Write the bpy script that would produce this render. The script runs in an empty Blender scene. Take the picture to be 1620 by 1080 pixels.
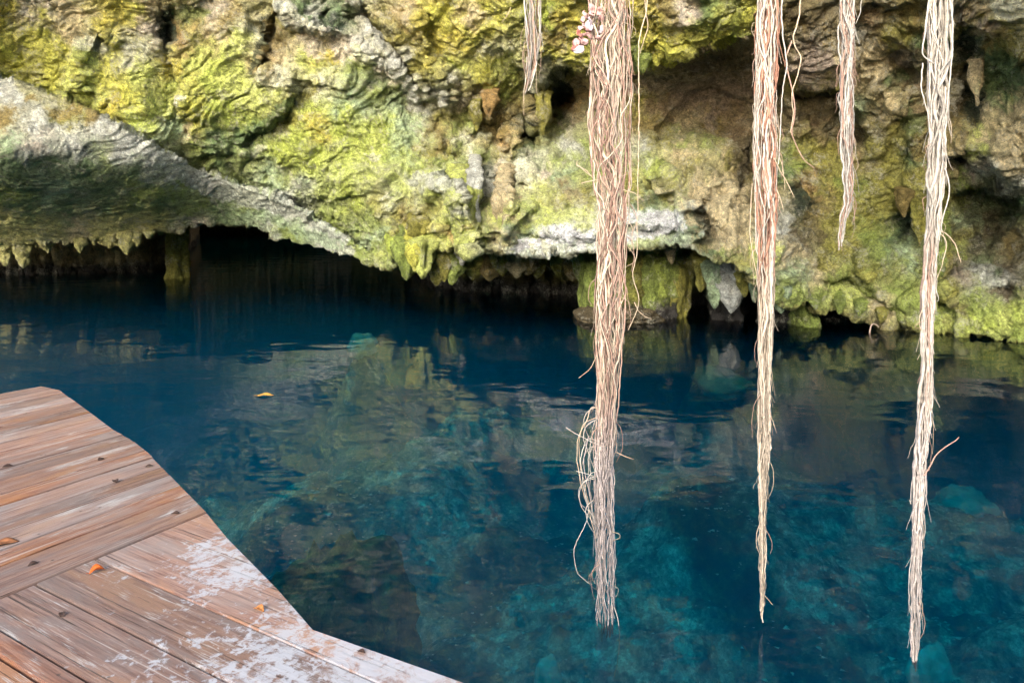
import bpy, bmesh, math, random
import numpy as np
from mathutils import Vector

random.seed(7)
rng = np.random.default_rng(11)
scene = bpy.context.scene
COL = scene.collection

# ------------------------------------------------------------------ camera
F, CX, CY = 1170.0, 810.0, 381.0        # focal length and principal point of the photograph (px, 1620 wide)
PITCH = math.radians(3.0)
CAMZ = 2.0                               # eye height over the water
cam = bpy.data.cameras.new('camera')
cam.sensor_width = 36.0
cam.lens = F / 1620.0 * 36.0
cam.shift_y = (CY - 540.0) / 1620.0
cam.clip_end = 500
camo = bpy.data.objects.new('camera', cam)
COL.objects.link(camo)
camo.location = (0, 0, CAMZ)
camo.rotation_euler = (math.radians(90) - PITCH, 0, 0)
scene.camera = camo

# ------------------------------------------------------------------ sky, sun, exposure
SUN_EL, SUN_AZ = math.radians(27), math.radians(198)     # azimuth measured clockwise from +Y
world = bpy.data.worlds.new('World')
scene.world = world
world.use_nodes = True
wn = world.node_tree
sky = wn.nodes.new('ShaderNodeTexSky')
sky.sky_type = 'NISHITA'
sky.sun_disc = False
sky.sun_elevation = SUN_EL
sky.sun_rotation = SUN_AZ
sky.air_density = 1.0
sky.dust_density = 2.5
sky.ozone_density = 1.0
wn.links.new(sky.outputs[0], wn.nodes['Background'].inputs[0])
wn.nodes['Background'].inputs[1].default_value = 0.14

sl = bpy.data.lights.new('sun', 'SUN')
sl.energy = 1.5
sl.angle = math.radians(32)
sl.color = (1.0, 0.95, 0.86)
so = bpy.data.objects.new('sun', sl)
COL.objects.link(so)
sd = Vector((math.sin(SUN_AZ) * math.cos(SUN_EL), math.cos(SUN_AZ) * math.cos(SUN_EL), math.sin(SUN_EL)))
so.rotation_euler = sd.to_track_quat('Z', 'Y').to_euler()
so.location = (0, -10, 20)

scene.view_settings.view_transform = 'Standard'
scene.view_settings.look = 'None'
scene.view_settings.exposure = 1.72
scene.view_settings.gamma = 1.0
scene.cycles.max_bounces = 6
scene.cycles.diffuse_bounces = 4
scene.cycles.glossy_bounces = 3
scene.cycles.transparent_max_bounces = 12
scene.cycles.volume_bounces = 2
scene.cycles.caustics_refractive = False
scene.cycles.caustics_reflective = False


# ------------------------------------------------------------------ helpers
def ray(px, py):
    """direction (dx, dz) per metre of forward distance for a photograph pixel"""
    a = (np.asarray(px, float) - CX) / F
    b = -(np.asarray(py, float) - CY) / F
    fy = math.cos(PITCH) + b * math.sin(PITCH)
    fz = -math.sin(PITCH) + b * math.cos(PITCH)
    return a / fy, fz / fy


def P(px, py, D):
    dx, dz = ray(px, py)
    return np.stack([dx * D, np.broadcast_to(np.asarray(D, float), np.shape(dx)), CAMZ + dz * D], -1)


def on_plane(px, py, z):
    dx, dz = ray(px, py)
    D = (z - CAMZ) / dz
    return np.array([dx * D, D, z])


_perm = rng.permutation(256).astype(np.int32)
_perm = np.concatenate([_perm, _perm, _perm])
_g = rng.normal(size=(256, 3)).astype(np.float32)
_g /= np.linalg.norm(_g, axis=1)[:, None]


def noise(p):
    """gradient noise, p (...,3) -> about -1..1"""
    p = np.asarray(p, np.float32)
    i = np.floor(p).astype(np.int32)
    f = p - i
    u = f * f * f * (f * (f * 6 - 15) + 10)
    i &= 255
    out = 0
    for dx in (0, 1):
        wx = u[..., 0] if dx else 1 - u[..., 0]
        a = _perm[(i[..., 0] + dx) & 255]
        for dy in (0, 1):
            wy = u[..., 1] if dy else 1 - u[..., 1]
            b = _perm[a + ((i[..., 1] + dy) & 255)]
            for dz in (0, 1):
                wz = u[..., 2] if dz else 1 - u[..., 2]
                g = _g[_perm[b + ((i[..., 2] + dz) & 255)]]
                d = g[..., 0] * (f[..., 0] - dx) + g[..., 1] * (f[..., 1] - dy) + g[..., 2] * (f[..., 2] - dz)
                out = out + wx * wy * wz * d
    return out * 1.7


def fbm(p, octv=4, gain=0.5):
    s, a = 0, 1.0
    for k in range(octv):
        s = s + a * noise(p * (2.03 ** k) + 17.3 * k)
        a *= gain
    return s


def ridged(p, octv=3, gain=0.5):
    s, a = 0, 1.0
    for k in range(octv):
        s = s + a * (1 - 2 * np.abs(noise(p * (2.1 ** k) + 9.1 * k)))
        a *= gain
    return s


_cj = rng.random((256, 3)).astype(np.float32)
_ct = rng.normal(size=(256, 3)).astype(np.float32)


def facets(p):
    """angular rock facets: a tilted plane per cell, narrow blend at the joints"""
    p = np.asarray(p, np.float32)
    i0 = np.floor(p).astype(np.int32)
    best = np.full(p.shape[:-1], 9e9, np.float32)
    h = np.zeros(p.shape[:-1], np.float32)
    acc = np.zeros_like(h)
    wsum = np.zeros_like(h)
    for dx in (-1, 0, 1):
        for dy in (-1, 0, 1):
            for dz in (-1, 0, 1):
                i = i0 + np.array([dx, dy, dz], np.int32)
                k = _perm[_perm[_perm[i[..., 0] & 255] + (i[..., 1] & 255)] + (i[..., 2] & 255)]
                d = p - (i + _cj[k])
                r2 = (d * d).sum(-1)
                w = np.exp(-22.0 * r2) + 1e-12
                acc += w * (d * _ct[k]).sum(-1)
                wsum += w
    return acc / wsum


def sstep(a, b, x):
    t = np.clip((x - a) / (b - a), 0, 1)
    return t * t * (3 - 2 * t)


def mesh_obj(name, verts, faces, mat=None, parent=None, colors=None, smooth=True):
    me = bpy.data.meshes.new(name)
    verts = np.asarray(verts, np.float32).reshape(-1, 3)
    if isinstance(faces, np.ndarray):
        n, k = faces.shape
        me.vertices.add(len(verts))
        me.vertices.foreach_set('co', verts.ravel())
        me.loops.add(n * k)
        me.loops.foreach_set('vertex_index', faces.astype(np.int32).ravel())
        me.polygons.add(n)
        me.polygons.foreach_set('loop_start', np.arange(0, n * k, k, dtype=np.int32))
        me.polygons.foreach_set('loop_total', np.full(n, k, np.int32))
        me.update(calc_edges=True)
    else:
        me.from_pydata([tuple(v) for v in verts], [], faces)
    if smooth:
        me.polygons.foreach_set('use_smooth', np.ones(len(me.polygons), bool))
    if colors is not None:
        at = me.attributes.new('pigment', 'FLOAT_COLOR', 'POINT')
        c = np.ones((len(verts), 4), np.float32)
        c[:, :3] = np.asarray(colors, np.float32).reshape(-1, 3)
        at.data.foreach_set('color', c.ravel())
    me.validate()
    o = bpy.data.objects.new(name, me)
    COL.objects.link(o)
    if mat:
        me.materials.append(mat)
    if parent:
        o.parent = parent
    return o


def grid_faces(nr, nc):
    r, c = np.meshgrid(np.arange(nr - 1), np.arange(nc - 1), indexing='ij')
    a = r * nc + c
    return np.stack([a, a + nc, a + nc + 1, a + 1], -1).reshape(-1, 4)


def tag(o, label=None, cat=None, group=None, kind=None):
    if label:
        o['label'] = label
    if cat:
        o['category'] = cat
    if group:
        o['group'] = group
    if kind:
        o['kind'] = kind
    return o


def empty(name, loc=(0, 0, 0)):
    o = bpy.data.objects.new(name, None)
    COL.objects.link(o)
    o.location = loc
    o.empty_display_size = 0.1
    return o


# ------------------------------------------------------------------ materials
class NT:
    def __init__(self, name):
        self.m = bpy.data.materials.new(name)
        self.m.use_nodes = True
        self.t = self.m.node_tree
        self.b = self.t.nodes['Principled BSDF']
        self.out = self.t.nodes['Material Output']

    def n(self, typ, **kw):
        nd = self.t.nodes.new(typ)
        for k, v in kw.items():
            setattr(nd, k, v)
        return nd

    def l(self, a, b):
        self.t.links.new(a, b)

    def noise(self, vec, scale, detail=4, rough=0.55, dist=0.0):
        nd = self.n('ShaderNodeTexNoise')
        nd.inputs['Scale'].default_value = scale
        nd.inputs['Detail'].default_value = detail
        nd.inputs['Roughness'].default_value = rough
        nd.inputs['Distortion'].default_value = dist
        if vec is not None:
            self.l(vec, nd.inputs['Vector'])
        return nd.outputs['Fac']

    def ramp(self, fac, stops):
        r = self.n('ShaderNodeValToRGB')
        el = r.color_ramp.elements
        while len(el) < len(stops):
            el.new(0.5)
        for e, (p, c) in zip(el, stops):
            e.position = p
            e.color = (c if len(c) == 4 else (*c, 1)) if isinstance(c, tuple) else (c, c, c, 1)
        self.l(fac, r.inputs[0])
        return r.outputs[0]

    def mix(self, fac, a, b, typ='MIX'):
        m = self.n('ShaderNodeMix', data_type='RGBA', blend_type=typ)
        for sock, v in ((m.inputs[0], fac), (m.inputs[6], a), (m.inputs[7], b)):
            if hasattr(v, 'is_linked') or hasattr(v, 'links'):
                self.l(v, sock)
            else:
                sock.default_value = v if not isinstance(v, tuple) else (*v, 1)[:4]
        return m.outputs[2]

    def math(self, op, a, b=0.0):
        m = self.n('ShaderNodeMath', operation=op)
        for sock, v in ((m.inputs[0], a), (m.inputs[1], b)):
            if hasattr(v, 'links'):
                self.l(v, sock)
            else:
                sock.default_value = v
        return m.outputs[0]

    def bump(self, h, strength, dist, prev=None):
        b = self.n('ShaderNodeBump')
        b.inputs['Strength'].default_value = strength
        b.inputs['Distance'].default_value = dist
        self.l(h, b.inputs['Height'])
        if prev is not None:
            self.l(prev, b.inputs['Normal'])
        return b.outputs['Normal']


def rock_material():
    t = NT('mossy_limestone')
    pig = t.n('ShaderNodeAttribute', attribute_name='pigment').outputs['Color']
    pos = t.n('ShaderNodeNewGeometry').outputs['Position']
    n1 = t.noise(pos, 7, 8, 0.7, 0.9)
    n2 = t.noise(pos, 34, 7, 0.8, 0.6)
    n3 = t.noise(pos, 2.6, 6, 0.65, 0.8)
    v1 = t.ramp(n1, [(0.30, 0.36), (0.5, 1.0), (0.68, 1.5)])
    v2 = t.ramp(n2, [(0.33, 0.32), (0.5, 1.0), (0.66, 1.6)])
    c = t.mix(1.0, pig, v1, 'MULTIPLY')
    c = t.mix(1.0, c, v2, 'MULTIPLY')
    # flecks of bare pale calcite and of dark algae
    fl = t.ramp(t.math('MULTIPLY', t.noise(pos, 16, 7, 0.75, 1.5), n3), [(0.27, 0.0), (0.36, 0.62)])
    c = t.mix(fl, c, (0.58, 0.56, 0.45))
    dk = t.ramp(t.noise(pos, 12, 7, 0.75, 1.2), [(0.28, 0.7), (0.38, 0.0)])
    c = t.mix(dk, c, (0.04, 0.045, 0.02))
    t.l(c, t.b.inputs['Base Color'])
    t.l(t.ramp(n3, [(0.35, 0.55), (0.65, 0.9)]), t.b.inputs['Roughness'])
    t.b.inputs['Specular IOR Level'].default_value = 0.25
    wv = t.noise(pos, 14, 9, 0.75, 1.4)
    vp = t.n('ShaderNodeTexVoronoi')
    vp.inputs['Scale'].default_value = 8
    t.l(pos, vp.inputs['Vector'])
    pits = t.math('MULTIPLY', t.ramp(vp.outputs['Distance'], [(0.12, 0.0), (0.34, 1.0)]), 0.5)
    hsum = t.math('ADD', wv, t.math('MULTIPLY', pits, t.ramp(n3, [(0.45, 0.0), (0.6, 0.7)])))
    nb = t.bump(hsum, 1.0, 0.15)
    nb = t.bump(t.noise(pos, 60, 5, 0.75), 0.8, 0.025, nb)
    t.l(nb, t.b.inputs['Normal'])
    return t.m


def floor_material():
    t = NT('silty_pool_bed')
    pig = t.n('ShaderNodeAttribute', attribute_name='pigment').outputs['Color']
    pos = t.n('ShaderNodeNewGeometry').outputs['Position']
    n1 = t.noise(pos, 3.4, 10, 0.78, 0.2)
    n2 = t.noise(pos, 17, 8, 0.8, 0.1)
    c = t.mix(1.0, pig, t.ramp(n1, [(0.38, 0.08), (0.5, 0.6), (0.62, 1.7)]), 'MULTIPLY')
    c = t.mix(1.0, c, t.ramp(n2, [(0.34, 0.25), (0.52, 0.9), (0.68, 1.9)]), 'MULTIPLY')
    vo = t.n('ShaderNodeTexVoronoi')
    vo.inputs['Scale'].default_value = 9
    vo.inputs['Randomness'].default_value = 1
    t.l(pos, vo.inputs['Vector'])
    sp = t.ramp(vo.outputs['Distance'], [(0.05, 1.0), (0.13, 0.0)])
    sp = t.math('MULTIPLY', sp, t.ramp(n1, [(0.48, 0.0), (0.58, 1.0)]))
    c = t.mix(sp, c, (0.75, 0.75, 0.68))
    t.l(c, t.b.inputs['Base Color'])
    t.b.inputs['Roughness'].default_value = 0.95
    t.b.inputs['Specular IOR Level'].default_value = 0.1
    t.l(t.bump(n2, 0.8, 0.08), t.b.inputs['Normal'])
    return t.m


def water_material():
    t = NT('clear_pool_water')
    t.t.nodes.remove(t.b)
    pos = t.n('ShaderNodeNewGeometry').outputs['Position']
    mp = t.n('ShaderNodeMapping')
    mp.inputs['Scale'].default_value = (0.8, 1.3, 1)
    t.l(pos, mp.inputs['Vector'])
    n1 = t.noise(mp.outputs[0], 1.3, 2, 0.45, 0.5)
    n2 = t.noise(mp.outputs[0], 5.5, 2, 0.5, 0.3)
    nb = t.bump(n1, 1.0, 0.013)
    nb = t.bump(n2, 1.0, 0.0016, nb)
    fr = t.n('ShaderNodeFresnel')
    fr.inputs['IOR'].default_value = 1.333
    t.l(nb, fr.inputs['Normal'])
    gl = t.n('ShaderNodeBsdfGlossy')
    gl.inputs['Roughness'].default_value = 0.0
    t.l(nb, gl.inputs['Normal'])
    tr = t.n('ShaderNodeBsdfTransparent')
    mx = t.n('ShaderNodeMixShader')
    t.l(fr.outputs[0], mx.inputs[0])
    t.l(tr.outputs[0], mx.inputs[1])
    t.l(gl.outputs[0], mx.inputs[2])
    t.l(mx.outputs[0], t.out.inputs['Surface'])
    ab = t.n('ShaderNodeVolumeAbsorption')
    ab.inputs['Color'].default_value = (0.0, 0.93, 0.965, 1)
    ab.inputs['Density'].default_value = 1.0
    sct = t.n('ShaderNodeVolumeScatter')
    sct.inputs['Color'].default_value = (0.0, 0.60, 1.0, 1)
    sct.inputs['Density'].default_value = 0.135
    ad = t.n('ShaderNodeAddShader')
    t.l(ab.outputs[0], ad.inputs[0])
    t.l(sct.outputs[0], ad.inputs[1])
    t.l(ad.outputs[0], t.out.inputs['Volume'])
    return t.m


def wood_material():
    t = NT('weathered_deck_wood')
    tc = t.n('ShaderNodeTexCoord')
    oi = t.n('ShaderNodeObjectInfo')
    pos = t.n('ShaderNodeNewGeometry').outputs['Position']
    off = t.n('ShaderNodeVectorMath', operation='ADD')
    cmb = t.n('ShaderNodeCombineXYZ')
    t.l(t.math('MULTIPLY', oi.outputs['Random'], 37.0), cmb.inputs[0])
    t.l(t.math('MULTIPLY', oi.outputs['Random'], 91.0), cmb.inputs[1])
    t.l(tc.outputs['Object'], off.inputs[0])
    t.l(cmb.outputs[0], off.inputs[1])
    mp = t.n('ShaderNodeMapping')
    mp.inputs['Scale'].default_value = (1.0, 24.0, 4.0)
    t.l(off.outputs[0], mp.inputs['Vector'])
    mp2 = t.n('ShaderNodeMapping')
    mp2.inputs['Scale'].default_value = (1.0, 3.2, 1.0)
    t.l(off.outputs[0], mp2.inputs['Vector'])
    g = t.noise(mp.outputs[0], 3.2, 12, 0.75, 0.5)
    g2 = t.noise(mp2.outputs[0], 1.7, 5, 0.6, 0.6)
    g3 = t.noise(mp.outputs[0], 9, 4, 0.7, 0.2)
    c = t.ramp(g, [(0.28, (0.06, 0.032, 0.026)), (0.42, (0.20, 0.09, 0.06)), (0.56, (0.34, 0.175, 0.115)), (0.74, (0.46, 0.31, 0.23))])
    c = t.mix(t.ramp(g2, [(0.47, 0.0), (0.62, 0.65)]), c, (0.25, 0.20, 0.175))        # greyed areas
    c = t.mix(t.ramp(g2, [(0.36, 0.85), (0.45, 0.0)]), c, (0.36, 0.16, 0.07))        # bare orange wood
    hs = t.n('ShaderNodeHueSaturation')
    t.l(c, hs.inputs['Color'])
    t.l(t.ramp(oi.outputs['Random'], [(0.0, 0.75), (1.0, 1.2)]), hs.inputs['Value'])
    t.l(t.ramp(t.math('FRACT', t.math('MULTIPLY', oi.outputs['Random'], 7.3)), [(0.0, 0.62), (1.0, 1.08)]), hs.inputs['Saturation'])
    c = hs.outputs[0]
    # streaks of old white paint caught in the grain
    st = t.ramp(t.math('MULTIPLY', g3, t.noise(mp2.outputs[0], 2.3, 4, 0.6, 0.5)), [(0.315, 0.0), (0.39, 0.75)])
    c = t.mix(st, c, (0.52, 0.50, 0.47))
    mp3 = t.n('ShaderNodeMapping')
    mp3.inputs['Scale'].default_value = (0.5, 42.0, 1.0)
    t.l(off.outputs[0], mp3.inputs['Vector'])
    g4 = t.noise(mp3.outputs[0], 1.6, 5, 0.6, 0.25)
    c = t.mix(t.ramp(g4, [(0.33, 0.85), (0.38, 0.0)]), c, (0.045, 0.03, 0.026))
    c = t.mix(t.ramp(g4, [(0.63, 0.0), (0.68, 0.7)]), c, (0.50, 0.46, 0.42))
    # worn whitewash left around the outer corner (a shape of its own, in plan)
    co = t.n('ShaderNodeVectorMath', operation='DISTANCE')
    mpp = t.n('ShaderNodeMapping')
    mpp.vector_type = 'POINT'
    mpp.inputs['Rotation'].default_value = (0, 0, math.radians(28))
    t.l(pos, mpp.inputs['Vector'])
    sc = t.n('ShaderNodeVectorMath', operation='MULTIPLY')
    sc.inputs[1].default_value = (1.0, 1.0, 0.0)
    t.l(pos, sc.inputs[0])
    t.l(sc.outputs[0], co.inputs[0])
    co.inputs[1].default_value = (-0.45, 2.38, 0)
    co2 = t.n('ShaderNodeVectorMath', operation='DISTANCE')
    t.l(sc.outputs[0], co2.inputs[0])
    co2.inputs[1].default_value = (-1.12, 3.12, 0)
    dist = t.math('MINIMUM', co.outputs['Value'], t.math('ADD', t.math('MULTIPLY', co2.outputs['Value'], 1.3), 0.32))
    pn = t.noise(pos, 3.2, 8, 0.72, 1.0)
    pf = t.noise(pos, 26, 5, 0.7, 0.5)
    m = t.math('ADD', t.math('MULTIPLY', dist, -0.38), t.math('ADD', t.math('MULTIPLY', pn, 1.15), t.math('MULTIPLY', pf, 0.95)))
    m = t.ramp(m, [(0.82, 0.0), (0.92, 0.85)])
    m = t.math('MULTIPLY', m, t.ramp(t.noise(pos, 11, 8, 0.8, 0.6), [(0.40, 0.15), (0.50, 1.0)]))
    c = t.mix(m, c, (0.48, 0.485, 0.51))
    # dirt specks
    vo = t.n('ShaderNodeTexVoronoi')
    vo.inputs['Scale'].default_value = 13
    t.l(pos, vo.inputs['Vector'])
    ds = t.math('MULTIPLY', t.ramp(vo.outputs['Distance'], [(0.05, 1.0), (0.12, 0.0)]), t.ramp(t.noise(pos, 2, 3), [(0.5, 0.0), (0.56, 0.8)]))
    c = t.mix(ds, c, (0.05, 0.04, 0.035))
    t.l(c, t.b.inputs['Base Color'])
    t.l(t.ramp(g2, [(0.3, 0.28), (0.7, 0.6)]), t.b.inputs['Roughness'])
    t.b.inputs['Specular IOR Level'].default_value = 0.4
    nb = t.bump(g, 0.7, 0.004)
    nb = t.bump(g3, 0.4, 0.0015, nb)
    nb = t.bump(t.ramp(g4, [(0.33, 0.0), (0.38, 1.0)]), 0.8, 0.004, nb)
    t.l(nb, t.b.inputs['Normal'])
    return t.m


def pigment_material(name, rough=0.8, scale=40, bump=0.004, spec=0.3):
    t = NT(name)
    pig = t.n('ShaderNodeAttribute', attribute_name='pigment').outputs['Color']
    tc = t.n('ShaderNodeTexCoord').outputs['Object']
    n = t.noise(tc, scale, 5, 0.7)
    c = t.mix(1.0, pig, t.ramp(n, [(0.3, 0.6), (0.5, 1.0), (0.7, 1.3)]), 'MULTIPLY')
    t.l(c, t.b.inputs['Base Color'])
    t.b.inputs['Roughness'].default_value = rough
    t.b.inputs['Specular IOR Level'].default_value = spec
    t.l(t.bump(n, 0.6, bump), t.b.inputs['Normal'])
    return t.m


ROCK = rock_material()
BED = floor_material()
WATER = water_material()
WOOD = wood_material()
ROOT = pigment_material('aerial_root_bark', 0.75, 60, 0.003)
LEAF = pigment_material('dry_leaf', 0.6, 50, 0.001)
STONE = pigment_material('submerged_limestone', 0.9, 9, 0.03)

# ------------------------------------------------------------------ pigments of the rock (albedo)
C = dict(
    Y=(0.51, 0.50, 0.09), G=(0.40, 0.47, 0.09), LG=(0.50, 0.55, 0.15), DG=(0.13, 0.20, 0.085), W=(0.64, 0.64, 0.47),
    GR=(0.50, 0.51, 0.46), O=(0.29, 0.27, 0.06), OB=(0.25, 0.19, 0.065), B=(0.25, 0.18, 0.10), PB=(0.32, 0.255, 0.21),
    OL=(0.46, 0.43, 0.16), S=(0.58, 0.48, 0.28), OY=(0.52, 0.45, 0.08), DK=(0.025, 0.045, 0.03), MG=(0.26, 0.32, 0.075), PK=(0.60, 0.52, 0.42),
    BD=(0.14, 0.11, 0.06), GG=(0.36, 0.46, 0.27), RU=(0.40, 0.26, 0.10), WB=(0.68, 0.74, 0.66))


def seg_dist(x, y, pts):
    """distance to a polyline, and the sign of the side (positive = below/right of its direction)"""
    best = np.full(x.shape, 1e9)
    side = np.zeros(x.shape)
    tt = np.zeros(x.shape)
    n = len(pts) - 1
    for k in range(n):
        (x0, y0), (x1, y1) = pts[k], pts[k + 1]
        ex, ey = x1 - x0, y1 - y0
        L2 = ex * ex + ey * ey
        t = np.clip(((x - x0) * ex + (y - y0) * ey) / L2, 0, 1)
        dx, dy = x - (x0 + t * ex), y - (y0 + t * ey)
        d = np.hypot(dx, dy)
        m = d < best
        best = np.where(m, d, best)
        side = np.where(m, np.sign(ex * dy - ey * dx), side)
        tt = np.where(m, (k + t) / n, tt)
    return best, side, tt


# ------------------------------------------------------------------ the overhanging rock wall
CTRL = [
    (-250, -200, 10.5), (-250, 60, 11.6), (-250, 200, 11.8), (-250, 300, 14), (-250, 360, 16.5),
    (0, -200, 11.8), (0, 0, 12.5), (0, 60, 12.9), (0, 105, 13.4), (0, 140, 12.9), (0, 200, 12.1), (0, 250, 12.2), (0, 300, 13.2), (0, 340, 14.5), (0, 375, 15.6),
    (120, 185, 13.2), (120, 230, 12.7), (120, 265, 12.9), (120, 310, 14.0), (120, 350, 15.6), (250, 250, 13.7), (250, 280, 13.6), (250, 320, 14.9), (250, 355, 16.4),
    (150, 120, 13.6), (150, 0, 13.2), (150, 60, 13.1), (210, 100, 13.1), (270, 100, 14.0), (350, 100, 13.5), (350, 200, 14.0), (300, 235, 14.9),
    (420, 60, 14.0), (450, 120, 13.8), (550, 100, 13.5), (500, 220, 13.9), (560, 280, 13.9), (430, 285, 15.0), (640, 330, 13.7),
    (340, 300, 15.0), (340, 345, 16.8), (430, 315, 14.8), (430, 345, 15.8), (520, 350, 14.9), (560, 395, 14.9), (620, 410, 14.4),
    (660, 170, 15.2), (640, 240, 14.6), (600, 370, 14.2), (560, 20, 14.0), (620, 60, 14.1), (700, 60, 13.3), (750, 0, 12.9), (750, -200, 11.8), (760, 130, 13.8),
    (720, 180, 15.0), (800, 220, 15.3), (880, 180, 16.2), (900, 80, 12.8), (1000, 60, 12.0), (1100, 60, 11.4), (1000, -200, 10.8), (1180, 40, 11.4),
    (1000, 140, 13.6), (1100, 150, 13.9), (1180, 130, 13.6), (1100, 220, 13.5), (1180, 260, 13.8), (1000, 250, 12.9), (900, 240, 13.3),
    (950, 300, 12.3), (870, 330, 11.9), (870, 375, 11.7), (1000, 350, 11.4), (1080, 350, 11.2), (1050, 385, 11.7), (820, 390, 12.0),
    (760, 320, 13.5), (700, 300, 13.1), (660, 300, 13.5), (740, 370, 13.0), (1040, 280, 12.1), (1100, 290, 11.2), (1150, 330, 10.5),
    (1170, 400, 10.4), (1200, 430, 10.7), (1240, 400, 11.4), (1230, 340, 11.6), (1250, 300, 12.4),
    (1280, 120, 12.0), (1280, 0, 11.4), (1250, 200, 12.9), (1330, 250, 12.7), (1300, 330, 12.4), (1350, 380, 12.5), (1400, 340, 12.1),
    (1320, 420, 11.7), (1400, 420, 11.3), (1300, 480, 11.6), (1400, 490, 11.4), (1450, 380, 12.6), (1500, 300, 11.9), (1400, 150, 11.9),
    (1400, 0, 10.9), (1500, 60, 10.9), (1520, 150, 11.8), (1600, 60, 9.9), (1600, 240, 10.5), (1540, 260, 11.2), (1560, 330, 12.8), (1600, 400, 12.9),
    (1540, 420, 12.7), (1560, 455, 11.1), (1500, 480, 11.2), (1620, 480, 10.5), (1620, 530, 10.6), (1500, 520, 11.4),
    (1800, 300, 9.5), (1800, 540, 9.7), (1800, 0, 9.0), (1800, -200, 8.5), (1400, -200, 9.8), (300, -200, 12.6), (500, -200, 12.8),
]
LIP = [(-260, 60), (0, 120), (60, 140), (150, 178), (250, 232), (330, 275), (430, 305), (480, 332), (560, 385), (625, 425)]


def rbf(px, py, pts, s=60.0, lam=28.0):
    a = np.array(pts, float)
    X, Y, V = a[:, 0], a[:, 1], a[:, 2]
    K = np.sqrt((X[:, None] - X) ** 2 + (Y[:, None] - Y) ** 2 + s * s)
    n = len(X)
    A = np.zeros((n + 1, n + 1))
    A[:n, :n] = K - lam * np.eye(n)
    A[:n, n] = A[n, :n] = 1
    w = np.linalg.solve(A, np.append(V, 0))
    out = np.full(px.shape, w[n])
    for k in range(n):
        out += w[k] * np.sqrt((px - X[k]) ** 2 + (py - Y[k]) ** 2 + s * s)
    return out


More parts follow.
